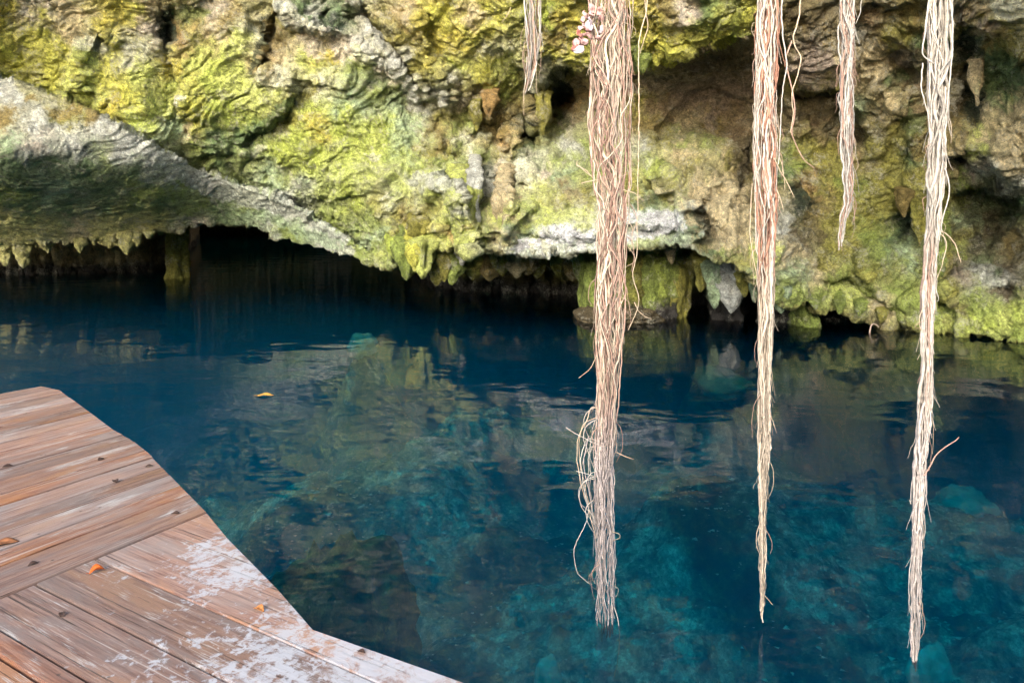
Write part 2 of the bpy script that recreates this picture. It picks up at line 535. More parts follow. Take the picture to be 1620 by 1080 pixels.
def wall_depth(x, y):
    wx = 9 * fbm(np.stack([x / 60, y / 60, 0 * x + 3.3], -1), 4)
    wy = 9 * fbm(np.stack([x / 60, y / 60, 0 * x + 8.7], -1), 4)
    D = rbf(x, y, CTRL)
    x0_, y0_ = x, y
    x, y = x + wx, y + wy

    def step(pts, amt, width=5, fade=70, both=0.0):
        """scarp: the positive side sits 'amt' deeper right at the line and eases out over 'fade'"""
        nonlocal D
        d, s, t = seg_dist(x, y, pts)
        sd_ = d * s
        end = sstep(0, 0.1, t) * sstep(1, 0.9, t)
        pos = sstep(-width, width, sd_) * np.exp(-np.maximum(sd_, 0) / fade)
        neg = (1 - sstep(-width, width, sd_)) * np.exp(-np.maximum(-sd_, 0) / fade) * both
        D = D + 1.0 * (amt * pos - amt * neg) * end

    def blob(cx, cy, rx, ry, ang, amt, hard=2.0):
        nonlocal D
        a = math.radians(ang)
        u = ((x - cx) * math.cos(a) + (y - cy) * math.sin(a)) / rx
        v = (-(x - cx) * math.sin(a) + (y - cy) * math.cos(a)) / ry
        r = np.sqrt(u * u + v * v)
        D = D + 0.5 * amt * np.exp(-r ** hard)

    def ridge(pts, amt, w0, w1=None):
        nonlocal D
        d, s, t = seg_dist(x, y, pts)
        w = w0 + ((w1 if w1 is not None else w0) - w0) * t
        D = D - 1.0 * amt * np.exp(-(d / w) ** 1.5) * sstep(0, 0.08, t) * sstep(1.0, 0.93, t)

    # the smooth slab's upper edge: green wall above sits back
    xk, yk = x, y
    x, y = x0_ + 0.25 * wx, y0_ + 0.25 * wy
    step(LIP[::-1], 0.6, 2.5, 40)
    x, y = xk, yk
    # creases and facets of the green wall
    step([(262, -60), (262, 20), (268, 60), (278, 90), (285, 150), (290, 210)], 0.45, 5, 35, 0.3)
    blob(268, 42, 12, 34, 5, 1.0, 3)
    blob(310, 20, 40, 22, 0, 0.3)
    step([(160, 48), (140, 80), (122, 100), (128, 150)][::-1], 0.25, 4, 40)
    ridge([(165, 45), (135, 95), (135, 150)], 0.18, 22)
    step([(405, 115), (418, 70), (440, 15)], 0.6, 4, 30)
    step([(440, 12), (480, 38), (520, 52), (570, 70)], 0.35, 5, 30)
    ridge([(440, 12), (500, 45), (575, 72), (620, 110), (660, 168)], 0.35, 12, 16)
    step([(478, 120), (472, 138), (462, 160), (430, 195), (405, 215), (380, 235)][::-1], 0.45, 5, 40)
    step([(405, 108), (440, 112), (470, 120)], -0.25, 4, 40)
    blob(457, 195, 12, 9, 0, 0.5)
    blob(515, 22, 9, 8, 0, 0.6, 3)
    ridge([(545, -20), (570, 30), (600, 75), (640, 120), (665, 168)], 0.35, 9, 14)
    ridge([(580, -20), (620, 60), (665, 160)], 0.2, 12)
    step([(560, 0), (610, 50), (650, 110), (668, 170)], 0.6, 6, 50)
    step([(668, 20), (672, 60), (690, 100), (740, 130)], -0.5, 8, 60)
    blob(285, 165, 9, 14, -20, -0.35)
    blob(285, 195, 20, 22, 0, 0.3)
    blob(400, 240, 30, 12, 10, -0.35)
    blob(335, 240, 14, 14, 0, -0.25)
    # flutes under the yellow moss
    for cx, y0, y1, am in ((700, 120, 165, .3), (715, 125, 180, .3), (735, 130, 170, .35), (752, 150, 210, .4), (775, 150, 195, .55), (800, 170, 240, .55),
                           (812, 190, 255, .5), (845, 165, 215, .5), (858, 150, 250, .6), (760, 215, 250, .3), (690, 215, 245, .25), (716, 215, 250, .3)):
        ridge([(cx, y0), (cx + 2, (y0 + y1) / 2), (cx, y1)], am, 8, 5)
    blob(832, 195, 11, 26, 5, 1.2, 3)
    blob(806, 198, 6, 12, 0, 0.7, 3)
    blob(895, 150, 34, 30, -25, 2.0, 3)
    blob(885, 185, 24, 40, 0, 1.3, 3)
    blob(915, 200, 30, 30, 0, 0.6)
    step([(845, 140), (870, 118), (890, 106), (925, 112), (960, 100)][::-1], -0.6, 4, 60)
    blob(850, 235, 18, 26, 20, 1.0)
    # lower fins, folds
    step([(660, 285), (700, 272), (760, 275), (800, 262)], -0.35, 5, 60)
    blob(735, 285, 40, 12, 5, 1.0, 3)
    ridge([(700, 275), (712, 310), (730, 350), (744, 402)], 0.75, 20, 12)
    ridge([(722, 280), (740, 330), (758, 362), (748, 400)], 0.6, 9, 10)
    blob(770, 330, 22, 26, 10, 0.9)
    ridge([(800, 300), (805, 335), (790, 360), (768, 370)], 0.6, 14, 8)
    ridge([(850, 325), (820, 350), (790, 375)], 0.5, 7)
    blob(790, 290, 9, 18, -20, 0.7)
    blob(718, 362, 14, 11, 30, 1.3, 3)
    ridge([(795, 270), (815, 255), (840, 265), (815, 290)], 0.5, 16)
    ridge([(605, 355), (622, 362), (628, 410)], 0.4, 14, 9)
    blob(655, 350, 20, 18, 0, 0.6)
    ridge([(800, 350), (860, 330), (940, 330)], -0.15, 12)
    step([(800, 385), (850, 372), (920, 375), (1000, 365), (1100, 360)], 0.25, 6, 60)
    blob(640, 310, 40, 14, -10, -0.2)
    # recess below the moss bulge, brown slab
    step([(1000, 118), (1030, 106), (1062, 96), (1075, 88), (1090, 92), (1105, 78), (1150, 68), (1190, 52)][::-1], -1.1, 4, 90)
    step([(1012, 260), (1045, 200), (1090, 150), (1130, 105)], 0.3, 6, 60)
    step([(1000, 250), (1060, 218), (1120, 225), (1175, 232)], -0.35, 6, 50)
    blob(1180, 260, 10, 40, 8, 1.1, 3)
    blob(1168, 300, 8, 26, 0, 0.8, 3)
    step([(1030, 285), (1075, 262), (1120, 270), (1160, 300), (1195, 312)], -0.5, 5, 60)
    step([(1095, 335), (1115, 350), (1120, 370), (1100, 392)][::-1], 0.55, 4, 40)
    blob(1100, 342, 12, 8, 0, 0.5)
    blob(1115, 365, 12, 14, 0, 0.8)
    # right wall: hollows and swellings
    step([(1250, 150), (1300, 140), (1340, 150), (1365, 190), (1380, 230)], 0.8, 6, 70)
    blob(1270, 310, 18, 40, -10, 0.9, 2)
    blob(1230, 120, 14, 60, 0, 0.9, 2)
    blob(1430, 115, 22, 32, 0, 0.8, 3)
    blob(1425, 185, 16, 26, 0, 0.6)
    blob(1530, 90, 24, 50, -10, 0.9, 3)
    blob(1538, 170, 14, 34, 0, 0.7, 3)
    blob(1590, 118, 34, 40, 0, 0.8, 3)
    blob(1520, 250, 16, 16, 30, 0.9, 3)
    blob(1440, 250, 24, 28, 20, 0.6)
    blob(1435, 360, 26, 22, 0, 0.8)
    ridge([(1480, 200), (1520, 220), (1570, 240), (1620, 300)], 0.35, 30)
    step([(1500, 310), (1540, 290), (1580, 290), (1625, 320)], 0.9, 8, 90)
    step([(1480, 445), (1520, 432), (1570, 440), (1640, 446)], -0.6, 8, 60)
    step([(1350, 420), (1390, 390), (1440, 388), (1480, 400)], -0.35, 8, 50)
    step([(1290, 440), (1340, 445), (1395, 470), (1430, 500)], 0.3, 5, 40)
    blob(1590, 462, 18, 10, 5, 0.45, 3)
    step([(1360, 440), (1395, 470), (1440, 500)], 0.15, 3, 14)
    ridge([(1380, 120), (1420, 160), (1450, 240), (1450, 330)], 0.3, 30)
    return D


YB = [(-260, 394), (0, 392), (60, 381), (120, 380), (200, 373), (262, 366), (300, 358), (340, 352), (400, 357), (450, 378), (520, 396), (590, 414), (618, 419),
      (630, 412), (640, 394), (680, 390), (720, 394), (736, 400), (745, 404), (756, 392), (785, 388), (815, 401), (835, 402), (850, 396), (900, 394), (1000, 390),
      (1050, 384), (1085, 388), (1105, 400), (1130, 414), (1180, 424), (1200, 445), (1222, 476), (1240, 490), (1262, 484), (1275, 476), (1295, 486), (1330, 484), (1350, 492),
      (1380, 500), (1400, 508), (1430, 506), (1470, 517), (1505, 522), (1540, 529), (1575, 534), (1620, 541), (1900, 570)]
yb_x, yb_y = np.array(YB, float).T

PIG = [  # x, y, pigment
    (-200, 0, 'Y'), (-200, 250, 'GR'), (-200, 350, 'DG'),
    (0, 20, 'OY'), (60, 10, 'PK'), (110, 5, 'S'), (60, 50, 'Y'), (20, 90, 'Y'), (120, 50, 'S'), (180, 30, 'OY'), (200, 12, 'Y'), (90, 90, 'Y'), (90, 125, 'Y'),
    (230, 10, 'S'), (240, 45, 'PK'), (135, 100, 'LG'), (145, 70, 'W'), (135, 145, 'LG'), (180, 75, 'Y'), (170, 110, 'Y'), (215, 80, 'W'), (230, 120, 'LG'), (200, 150, 'Y'),
    (250, 160, 'LG'), (230, 190, 'G'), (170, 165, 'OY'), (268, 40, 'DK'), (300, 20, 'O'), (285, 55, 'RU'), (330, 15, 'PK'), (340, 40, 'S'), (370, 30, 'OB'), (320, 55, 'O'),
    (280, 110, 'OY'), (310, 100, 'LG'), (330, 130, 'G'), (360, 90, 'G'), (375, 60, 'LG'), (350, 170, 'G'), (310, 180, 'Y'), (275, 210, 'GG'), (290, 215, 'S'), (340, 225, 'DG'),
    (380, 190, 'G'), (370, 130, 'LG'), (420, 160, 'LG'), (440, 125, 'W'), (410, 200, 'MG'), (395, 210, 'DG'), (310, 235, 'MG'),
    (400, 50, 'W'), (430, 50, 'OB'), (440, 85, 'S'), (425, 100, 'OB'), (450, 30, 'O'), (470, 20, 'DG'), (500, 25, 'GR'), (530, 20, 'DG'), (520, 38, 'DK'),
    (490, 55, 'PK'), (530, 70, 'PK'), (560, 85, 'W'), (520, 90, 'OY'), (500, 100, 'LG'), (560, 110, 'MG'), (590, 115, 'GG'), (610, 115, 'PK'), (600, 140, 'MG'),
    (550, 145, 'GG'), (500, 140, 'W'), (480, 150, 'O'), (500, 165, 'G'), (560, 170, 'GG'), (620, 170, 'GG'), (460, 190, 'O'), (470, 215, 'G'), (500, 200, 'OY'), (540, 200, 'G'),
    (600, 210, 'G'), (640, 190, 'GG'), (560, 230, 'G'), (500, 250, 'G'), (450, 240, 'G'), (620, 250, 'MG'), (650, 230, 'GG'), (590, 240, 'LG'),
    (570, 20, 'W'), (590, 50, 'GR'), (630, 100, 'GR'), (650, 140, 'W'), (660, 165, 'GR'), (600, 30, 'O'), (640, 40, 'OB'), (650, 15, 'S'), (630, 60, 'O'), (660, 90, 'O'), (670, 120, 'O'),
    (680, 50, 'OY'), (700, 40, 'Y'), (720, 60, 'OY'), (740, 20, 'S'), (700, 80, 'OY'), (720, 110, 'G'), (760, 50, 'Y'), (780, 80, 'W'), (770, 110, 'Y'), (800, 110, 'LG'), (700, 10, 'Y'), (780, 20, 'Y'),
    (690, 150, 'GR'), (730, 162, 'PK'), (700, 180, 'O'), (690, 200, 'OB'), (730, 195, 'MG'), (780, 170, 'RU'), (760, 180, 'O'), (800, 140, 'MG'), (820, 160, 'OB'), (780, 200, 'OB'),
    (805, 230, 'S'), (800, 215, 'RU'), (832, 195, 'DK'), (855, 170, 'S'), (860, 200, 'O'), (820, 235, 'O'), (840, 230, 'DG'),
    (860, 20, 'G'), (870, 50, 'OB'), (900, 40, 'OY'), (880, 85, 'Y'), (920, 90, 'Y'), (860, 110, 'GR'), (890, 130, 'DK'), (880, 175, 'DG'), (910, 160, 'RU'), (900, 195, 'PK'), (920, 130, 'B'), (890, 205, 'MG'),
    (690, 240, 'O'), (740, 225, 'W'), (700, 225, 'OB'), (660, 260, 'G'), (640, 290, 'LG'), (700, 255, 'MG'), (740, 250, 'MG'), (780, 255, 'O'), (750, 275, 'DK'), (790, 270, 'PK'), (815, 265, 'W'), (830, 280, 'W'),
    (845, 245, 'W'), (862, 270, 'PK'), (880, 250, 'MG'), (900, 230, 'GR'), (930, 240, 'MG'), (860, 290, 'LG'), (830, 250, 'DG'), (900, 280, 'GG'), (920, 260, 'MG'),
    (560, 300, 'G'), (600, 320, 'O'), (640, 340, 'O'), (620, 300, 'MG'), (660, 280, 'GR'), (690, 285, 'GR'), (615, 312, 'W'), (590, 340, 'MG'), (650, 330, 'OB'), (670, 360, 'O'), (700, 320, 'G'), (720, 340, 'LG'), (740, 380, 'LG'),
    (730, 290, 'GR'), (740, 320, 'GR'), (760, 320, 'O'), (770, 300, 'GR'), (765, 340, 'MG'), (800, 320, 'S'), (805, 345, 'LG'), (790, 360, 'S'), (830, 350, 'MG'), (710, 365, 'RU'), (680, 375, 'LG'), (625, 370, 'O'), (628, 400, 'LG'), (650, 385, 'LG'),
    (880, 310, 'O'), (900, 300, 'B'), (930, 310, 'O'), (870, 335, 'LG'), (920, 340, 'W'), (860, 360, 'LG'), (850, 380, 'WB'), (880, 378, 'WB'), (920, 378, 'WB'), (820, 370, 'DG'), (820, 390, 'WB'), (960, 350, 'W'), (1000, 345, 'WB'), (1010, 365, 'W'), (1000, 380, 'MG'), (1060, 345, 'W'), (1080, 360, 'WB'), (1040, 350, 'WB'), (1070, 375, 'GG'), (1035, 375, 'MG'), (1100, 365, 'DG'), (1090, 340, 'GR'),
    (960, 280, 'MG'), (1000, 300, 'O'), (1020, 320, 'DG'), (1050, 300, 'O'), (1030, 270, 'G'), (1060, 320, 'MG'), (1085, 280, 'O'), (1080, 310, 'S'),
    (1000, 20, 'OY'), (1050, 10, 'OB'), (1085, 22, 'PK'), (1030, 60, 'OY'), (1090, 50, 'Y'), (1060, 80, 'Y'), (1120, 30, 'MG'), (1130, 55, 'Y'), (1170, 30, 'Y'), (1160, 55, 'G'), (1010, 90, 'MG'), (990, 110, 'DG'), (1120, 15, 'DG'), (1040, 95, 'Y'),
    (1030, 130, 'PB'), (1080, 115, 'BD'), (1080, 140, 'PB'), (1130, 90, 'BD'), (1150, 110, 'PB'), (1170, 90, 'BD'), (1050, 160, 'B'), (1010, 170, 'O'), (1020, 200, 'OB'), (1060, 190, 'B'), (1110, 150, 'PB'), (1160, 150, 'PB'), (1190, 140, 'PB'), (1120, 180, 'PB'), (1150, 180, 'B'), (1095, 190, 'S'),
    (1080, 205, 'S'), (1130, 205, 'OB'), (1160, 210, 'B'), (1080, 230, 'MG'), (1130, 240, 'MG'), (1040, 230, 'O'), (1020, 245, 'GR'), (1080, 255, 'S'), (1140, 255, 'S'), (1150, 275, 'O'), (1165, 265, 'BD'), (1180, 290, 'OB'), (1180, 240, 'BD'),
    (1110, 300, 'S'), (1140, 310, 'S'), (1170, 320, 'S'), (1130, 345, 'S'), (1160, 360, 'S'), (1190, 350, 'S'), (1145, 385, 'S'), (1180, 390, 'S'), (1120, 395, 'DG'), (1140, 405, 'MG'), (1180, 415, 'O'), (1200, 400, 'LG'), (1210, 430, 'GG'), (1230, 370, 'GR'), (1240, 400, 'S'), (1220, 460, 'MG'), (1250, 430, 'GG'),
    (1240, 30, 'OB'), (1270, 30, 'BD'), (1290, 75, 'PB'), (1300, 100, 'PK'), (1270, 110, 'PB'), (1310, 60, 'OB'), (1280, 130, 'S'), (1320, 130, 'O'), (1260, 135, 'O'), (1280, 150, 'BD'), (1310, 165, 'BD'), (1250, 180, 'BD'), (1290, 200, 'B'), (1340, 180, 'GG'), (1360, 130, 'S'), (1350, 60, 'GR'), (1370, 30, 'B'), (1380, 60, 'OB'), (1360, 90, 'S'),
    (1330, 200, 'BD'), (1370, 200, 'BD'), (1350, 230, 'B'), (1290, 240, 'O'), (1260, 260, 'MG'), (1310, 260, 'O'), (1280, 290, 'RU'), (1260, 320, 'DK'), (1290, 340, 'OB'), (1320, 310, 'O'), (1350, 290, 'MG'), (1390, 290, 'O'), (1370, 330, 'O'), (1330, 350, 'O'), (1400, 260, 'O'), (1240, 270, 'DG'),
    (1300, 380, 'BD'), (1340, 385, 'O'), (1260, 380, 'BD'), (1370, 370, 'MG'), (1410, 370, 'DG'), (1440, 355, 'DK'), (1420, 320, 'O'), (1440, 330, 'O'), (1400, 400, 'MG'), (1430, 410, 'GG'), (1460, 430, 'MG'), (1380, 430, 'O'), (1300, 410, 'O'), (1290, 430, 'S'), (1330, 440, 'MG'), (1290, 460, 'MG'), (1320, 470, 'LG'), (1370, 470, 'MG'), (1420, 470, 'MG'), (1390, 485, 'S'), (1450, 490, 'MG'), (1260, 470, 'MG'),
    (1410, 60, 'O'), (1450, 30, 'OB'), (1440, 60, 'O'), (1460, 70, 'DG'), (1420, 90, 'BD'), (1430, 90, 'PB'), (1435, 120, 'BD'), (1400, 110, 'S'), (1450, 140, 'B'), (1425, 130, 'DG'), (1400, 170, 'S'), (1400, 200, 'O'), (1460, 180, 'B'), (1440, 200, 'O'), (1440, 240, 'DG'), (1420, 240, 'O'), (1460, 220, 'OB'), (1460, 280, 'O'),
    (1520, 20, 'PB'), (1550, 10, 'S'), (1600, 10, 'W'), (1530, 40, 'OY'), (1560, 40, 'PB'), (1590, 40, 'O'), (1530, 80, 'DK'), (1540, 60, 'DG'), (1570, 65, 'OB'), (1600, 75, 'O'), (1530, 120, 'BD'), (1545, 125, 'S'), (1535, 170, 'DK'), (1570, 100, 'DG'), (1590, 130, 'MG'), (1600, 100, 'DK'), (1610, 120, 'DK'), (1570, 150, 'DG'),
    (1600, 170, 'S'), (1560, 190, 'S'), (1510, 200, 'OB'), (1510, 170, 'BD'), (1550, 220, 'LG'), (1580, 220, 'S'), (1610, 210, 'S'), (1600, 260, 'S'), (1570, 260, 'GR'), (1510, 230, 'S'), (1520, 250, 'DK'), (1500, 270, 'B'), (1540, 270, 'PB'), (1600, 290, 'GR'),
    (1520, 290, 'MG'), (1490, 310, 'O'), (1560, 310, 'DG'), (1530, 340, 'GG'), (1505, 370, 'O'), (1600, 330, 'DG'), (1560, 360, 'BD'), (1540, 380, 'DK'), (1600, 380, 'OB'), (1560, 410, 'DG'), (1600, 420, 'BD'), (1510, 400, 'MG'), (1490, 420, 'O'),
    (1510, 430, 'PB'), (1550, 437, 'GR'), (1590, 445, 'GR'), (1600, 462, 'BD'), (1540, 470, 'MG'), (1500, 470, 'O'), (1520, 490, 'BD'), (1560, 490, 'MG'), (1610, 490, 'G'), (1580, 510, 'LG'), (1500, 510, 'LG'), (1540, 508, 'G'), (1480, 500, 'MG'), (1620, 520, 'MG'),
    # smooth slab and its underside
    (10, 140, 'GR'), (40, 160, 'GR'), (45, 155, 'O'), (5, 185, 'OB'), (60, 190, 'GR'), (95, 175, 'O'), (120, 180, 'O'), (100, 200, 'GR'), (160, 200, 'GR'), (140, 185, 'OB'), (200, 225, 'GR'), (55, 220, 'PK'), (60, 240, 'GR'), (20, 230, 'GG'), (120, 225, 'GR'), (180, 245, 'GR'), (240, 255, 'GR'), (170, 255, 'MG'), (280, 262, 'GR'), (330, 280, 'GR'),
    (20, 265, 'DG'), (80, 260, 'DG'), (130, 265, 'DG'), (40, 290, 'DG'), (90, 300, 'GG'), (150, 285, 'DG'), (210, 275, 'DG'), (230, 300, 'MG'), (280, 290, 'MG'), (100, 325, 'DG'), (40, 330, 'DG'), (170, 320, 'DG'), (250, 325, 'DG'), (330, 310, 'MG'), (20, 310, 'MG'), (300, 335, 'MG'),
    (10, 360, 'OL'), (60, 350, 'OL'), (120, 355, 'S'), (200, 345, 'OL'), (250, 345, 'OL'), (150, 370, 'OL'), (300, 350, 'PK'), (30, 380, 'OL'), (220, 365, 'OL'),  # lower underside band: paler olive paints in light it doesn't catch
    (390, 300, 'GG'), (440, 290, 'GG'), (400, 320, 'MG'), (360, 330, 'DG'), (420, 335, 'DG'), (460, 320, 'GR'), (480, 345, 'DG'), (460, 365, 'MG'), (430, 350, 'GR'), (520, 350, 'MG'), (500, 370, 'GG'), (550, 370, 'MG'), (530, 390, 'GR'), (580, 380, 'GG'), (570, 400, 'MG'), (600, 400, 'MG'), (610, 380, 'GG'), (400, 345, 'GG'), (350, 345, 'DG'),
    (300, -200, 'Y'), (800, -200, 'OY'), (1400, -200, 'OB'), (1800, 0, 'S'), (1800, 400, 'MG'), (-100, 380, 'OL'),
]


BULGE = [(985, 124), (1000, 118), (1030, 106), (1062, 98), (1075, 88), (1090, 94), (1105, 78), (1150, 68), (1200, 50)]
RIB = [(440, 10), (480, 38), (520, 52), (575, 74), (620, 112), (662, 172)]
DIVIDERS = [(LIP, -300, 632), (BULGE, 980, 1205), (RIB, 430, 668)]


OVER = [
    ('band', [(812, 394), (850, 382), (900, 374), (940, 380), (1000, 372), (1050, 360), (1085, 358)], 9, 'WB', .85),
    ('band', [(985, 338), (1030, 344), (1075, 348)], 13, 'WB', .8), ('band', [(870, 345), (930, 345)], 16, 'LG', .6),
    ('band', RIB, 8, 'GR', .75), ('band', [(560, 0), (590, 50), (630, 100), (658, 165)], 9, 'GR', .6), ('band', [(440, 12), (480, 36), (510, 50)], 5, 'W', .8),
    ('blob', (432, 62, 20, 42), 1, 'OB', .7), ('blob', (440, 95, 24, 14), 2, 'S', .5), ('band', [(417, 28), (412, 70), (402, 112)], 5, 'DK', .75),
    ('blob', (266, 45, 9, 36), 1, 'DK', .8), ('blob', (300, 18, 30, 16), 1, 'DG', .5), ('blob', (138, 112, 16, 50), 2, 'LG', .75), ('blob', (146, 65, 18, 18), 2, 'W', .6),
    ('blob', (525, 75, 45, 20), 2, 'PK', .7), ('blob', (522, 92, 10, 12), 1, 'OY', .8), ('blob', (600, 112, 18, 14), 2, 'PK', .5), ('blob', (600, 122, 14, 12), 2, 'DG', .4),
    ('band', [(462, 160), (430, 195), (400, 214), (370, 228)], 9, 'DG', .7), ('blob', (286, 160, 6, 10), 1, 'W', .9), ('blob', (278, 190, 12, 20), 1, 'GG', .7), ('blob', (292, 200, 7, 16), 1, 'S', .7),
    ('blob', (405, 238, 22, 7), 1, 'W', .6), ('blob', (590, 244, 14, 6), 2, 'W', .7), ('blob', (743, 223, 10, 6), 1, 'W', .8), ('blob', (614, 312, 8, 7), 3, 'W', .8), ('blob', (780, 82, 26, 10), 1, 'W', .7),
    ('blob', (732, 162, 22, 8), 1, 'PK', .7), ('blob', (1086, 22, 14, 7), 1, 'PK', .7), ('blob', (815, 268, 22, 16), 1, 'W', .7), ('blob', (845, 245, 12, 12), 2, 'W', .6), ('blob', (862, 272, 12, 10), 3, 'PK', .7),
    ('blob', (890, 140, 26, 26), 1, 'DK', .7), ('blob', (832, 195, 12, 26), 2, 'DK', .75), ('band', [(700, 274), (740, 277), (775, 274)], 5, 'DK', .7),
    ('blob', (1150, 345, 55, 58), 1, 'S', .75), ('blob', (1115, 310, 30, 24), 2, 'S', .6), ('band', [(1105, 392), (1120, 372), (1108, 345)], 8, 'DK', .6),
    ('blob', (1120, 140, 70, 40), 1, 'PB', .5), ('blob', (1130, 100, 40, 14), 2, 'BD', .6), ('blob', (1176, 265, 10, 45), 1, 'BD', .8), ('blob', (1290, 100, 36, 34), 1, 'PB', .7),
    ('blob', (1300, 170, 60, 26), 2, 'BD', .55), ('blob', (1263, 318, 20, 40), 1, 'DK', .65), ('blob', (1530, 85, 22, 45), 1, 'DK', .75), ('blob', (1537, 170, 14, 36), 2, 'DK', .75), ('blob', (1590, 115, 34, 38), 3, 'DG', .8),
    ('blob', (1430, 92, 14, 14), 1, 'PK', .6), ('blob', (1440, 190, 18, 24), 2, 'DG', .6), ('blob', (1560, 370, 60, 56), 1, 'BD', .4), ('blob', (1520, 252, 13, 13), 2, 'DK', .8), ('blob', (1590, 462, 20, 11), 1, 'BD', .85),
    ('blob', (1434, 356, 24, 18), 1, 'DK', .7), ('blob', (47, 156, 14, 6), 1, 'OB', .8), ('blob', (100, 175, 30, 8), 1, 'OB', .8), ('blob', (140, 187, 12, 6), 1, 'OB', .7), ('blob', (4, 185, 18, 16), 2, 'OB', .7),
    ('band', [(200, 222), (260, 254), (335, 294), (430, 322), (480, 348), (550, 396)], 15, 'GR', .7), ('band', [(420, 340), (480, 365), (540, 390)], 9, 'GG', .7),
    ('blob', (132, 202, 11, 3), 1, 'DK', .9), ('blob', (132, 236, 5, 4), 1, 'DK', .8), ('blob', (55, 221, 16, 5), 1, 'PK', .6), ('blob', (110, 208, 16, 4), 2, 'W', .5),
]


def pigment(px, py, seed=0.0):
    p0 = np.stack([px / 38, py / 38, 0 * px + seed], -1)
    wx = px + 22 * fbm(p0, 6, 0.68)
    wy = py + 18 * fbm(p0 + 31.7, 6, 0.68)
    shp = px.shape
    wx, wy = wx.ravel(), wy.ravel()
    pts = np.array([(a, b) for a, b, _ in PIG], np.float32)
    cl = np.array([C[c] for _, _, c in PIG], np.float32)
    out = np.zeros((wx.size, 3), np.float32)
    jx = px.ravel() + 3.0 * fbm(p0.reshape(-1, 3) * 4, 3)
    jy = py.ravel() + 3.0 * fbm(p0.reshape(-1, 3) * 4 + 9, 3)
    div = []
    for line, xa, xb in DIVIDERS:
        _, sv, _ = seg_dist(jx, jy, line)
        _, sp_, _ = seg_dist(pts[:, 0].astype(float), pts[:, 1].astype(float), line)
        iv = ((jx > xa) & (jx < xb))
        div.append((np.where(iv, sv, 0).astype(np.float32), np.where((pts[:, 0] > xa) & (pts[:, 0] < xb), sp_, 0).astype(np.float32)))
    ch = 20000
    for i in range(0, wx.size, ch):
        dx = wx[i:i + ch, None].astype(np.float32) - pts[:, 0]
        dy = wy[i:i + ch, None].astype(np.float32) - pts[:, 1]
        w = 1.0 / (dx * dx + dy * dy + 90.0) ** 1.55
        for sv, sp_ in div:
            w = w * np.where(sv[i:i + ch, None] * sp_[None, :] < 0, 0.01, 1.0).astype(np.float32)
        out[i:i + ch] = (w @ cl) / w.sum(1)[:, None]
    # stains, crusts and growths, plus shade painted dark into cracks and hollows
    ers = [0.35 * fbm(p0.reshape(-1, 3) * 5 + 7 * q_, 4, 0.65) for q_ in range(3)]
    for kind, geo, wpx, cname, stg in OVER:
        if kind == 'band':
            d, _, tt = seg_dist(wx * 0.35 + jx * 0.65, wy * 0.35 + jy * 0.65, geo)
            r = d / wpx
        else:
            cx, cy, rx, ry = geo
            r = np.hypot((wx * 0.5 + jx * 0.5 - cx) / rx, (wy * 0.5 + jy * 0.5 - cy) / ry)
        er = ers[int(wpx) % 3]
        k = (stg * sstep(1.15, 0.75, r + er))[:, None]
        out = out * (1 - k) + np.array(C[cname], np.float32) * k
    return out.reshape(*shp, 3)


def grid_normals(V):
    du = np.gradient(V, axis=1)
    dv = np.gradient(V, axis=0)
    n = np.cross(du, dv)
    n /= np.linalg.norm(n, axis=-1, keepdims=True) + 1e-9
    return n


def rough_rock(V, amp=1.0, rel=None):
    """displace a surface grid with strata, lumps and pits"""
    n = grid_normals(V)
    n = -n                                   # grids run left-right, top-down: the outward side
    n = n + 0.5 * np.array([0, -1.0, 0])
    n /= np.linalg.norm(n, axis=-1, keepdims=True) + 1e-6
    q = V + 0.35 * np.stack([fbm(V * 0.7 + 5, 3), fbm(V * 0.7 + 50, 3), fbm(V * 0.7 + 90, 3)], -1)
    # flowing laminae, tilted
    a = math.radians(-32)
    s = np.stack([q[..., 0] * math.cos(a) - q[..., 2] * math.sin(a), q[..., 1], q[..., 0] * math.sin(a) + q[..., 2] * math.cos(a)], -1)
    lam = ridged(s * np.array([0.9, 1.2, 4.0]), 3, 0.55)
    fine = ridged(s * np.array([3.0, 4.0, 15.0]) + 21, 3, 0.6)
    crk = sstep(0.90, 1.0, 1 - np.abs(noise(s * np.array([0.8, 0.9, 1.9]) + 61))) + 0.6 * sstep(0.88, 1.0, 1 - np.abs(noise(q * 2.6 + 33)))
    d = 0.06 * fbm(V * 0.9, 3) + 0.03 * ridged(q * 1.6 + 4, 3, 0.5) + 0.028 * lam + 0.006 * fine - 0.055 * crk
    d = d + 0.02 * ridged(q * 6.5, 3, 0.6) + 0.009 * fbm(V * 19, 3, 0.65)
    d = d + 0.12 * facets(s * np.array([0.9, 1.0, 1.5])) + 0.07 * facets(s * np.array([2.2, 2.4, 4.6]) + 7) + 0.034 * facets(q * 7 + 3) + 0.012 * facets(V * 16 + 5)
    pit = noise(V * 4.1 + 77)
    d = d - 0.10 * sstep(0.66, 0.95, pit)
    d = d * amp
    if rel is not None:
        d = d * rel
    return V + n * d[..., None]


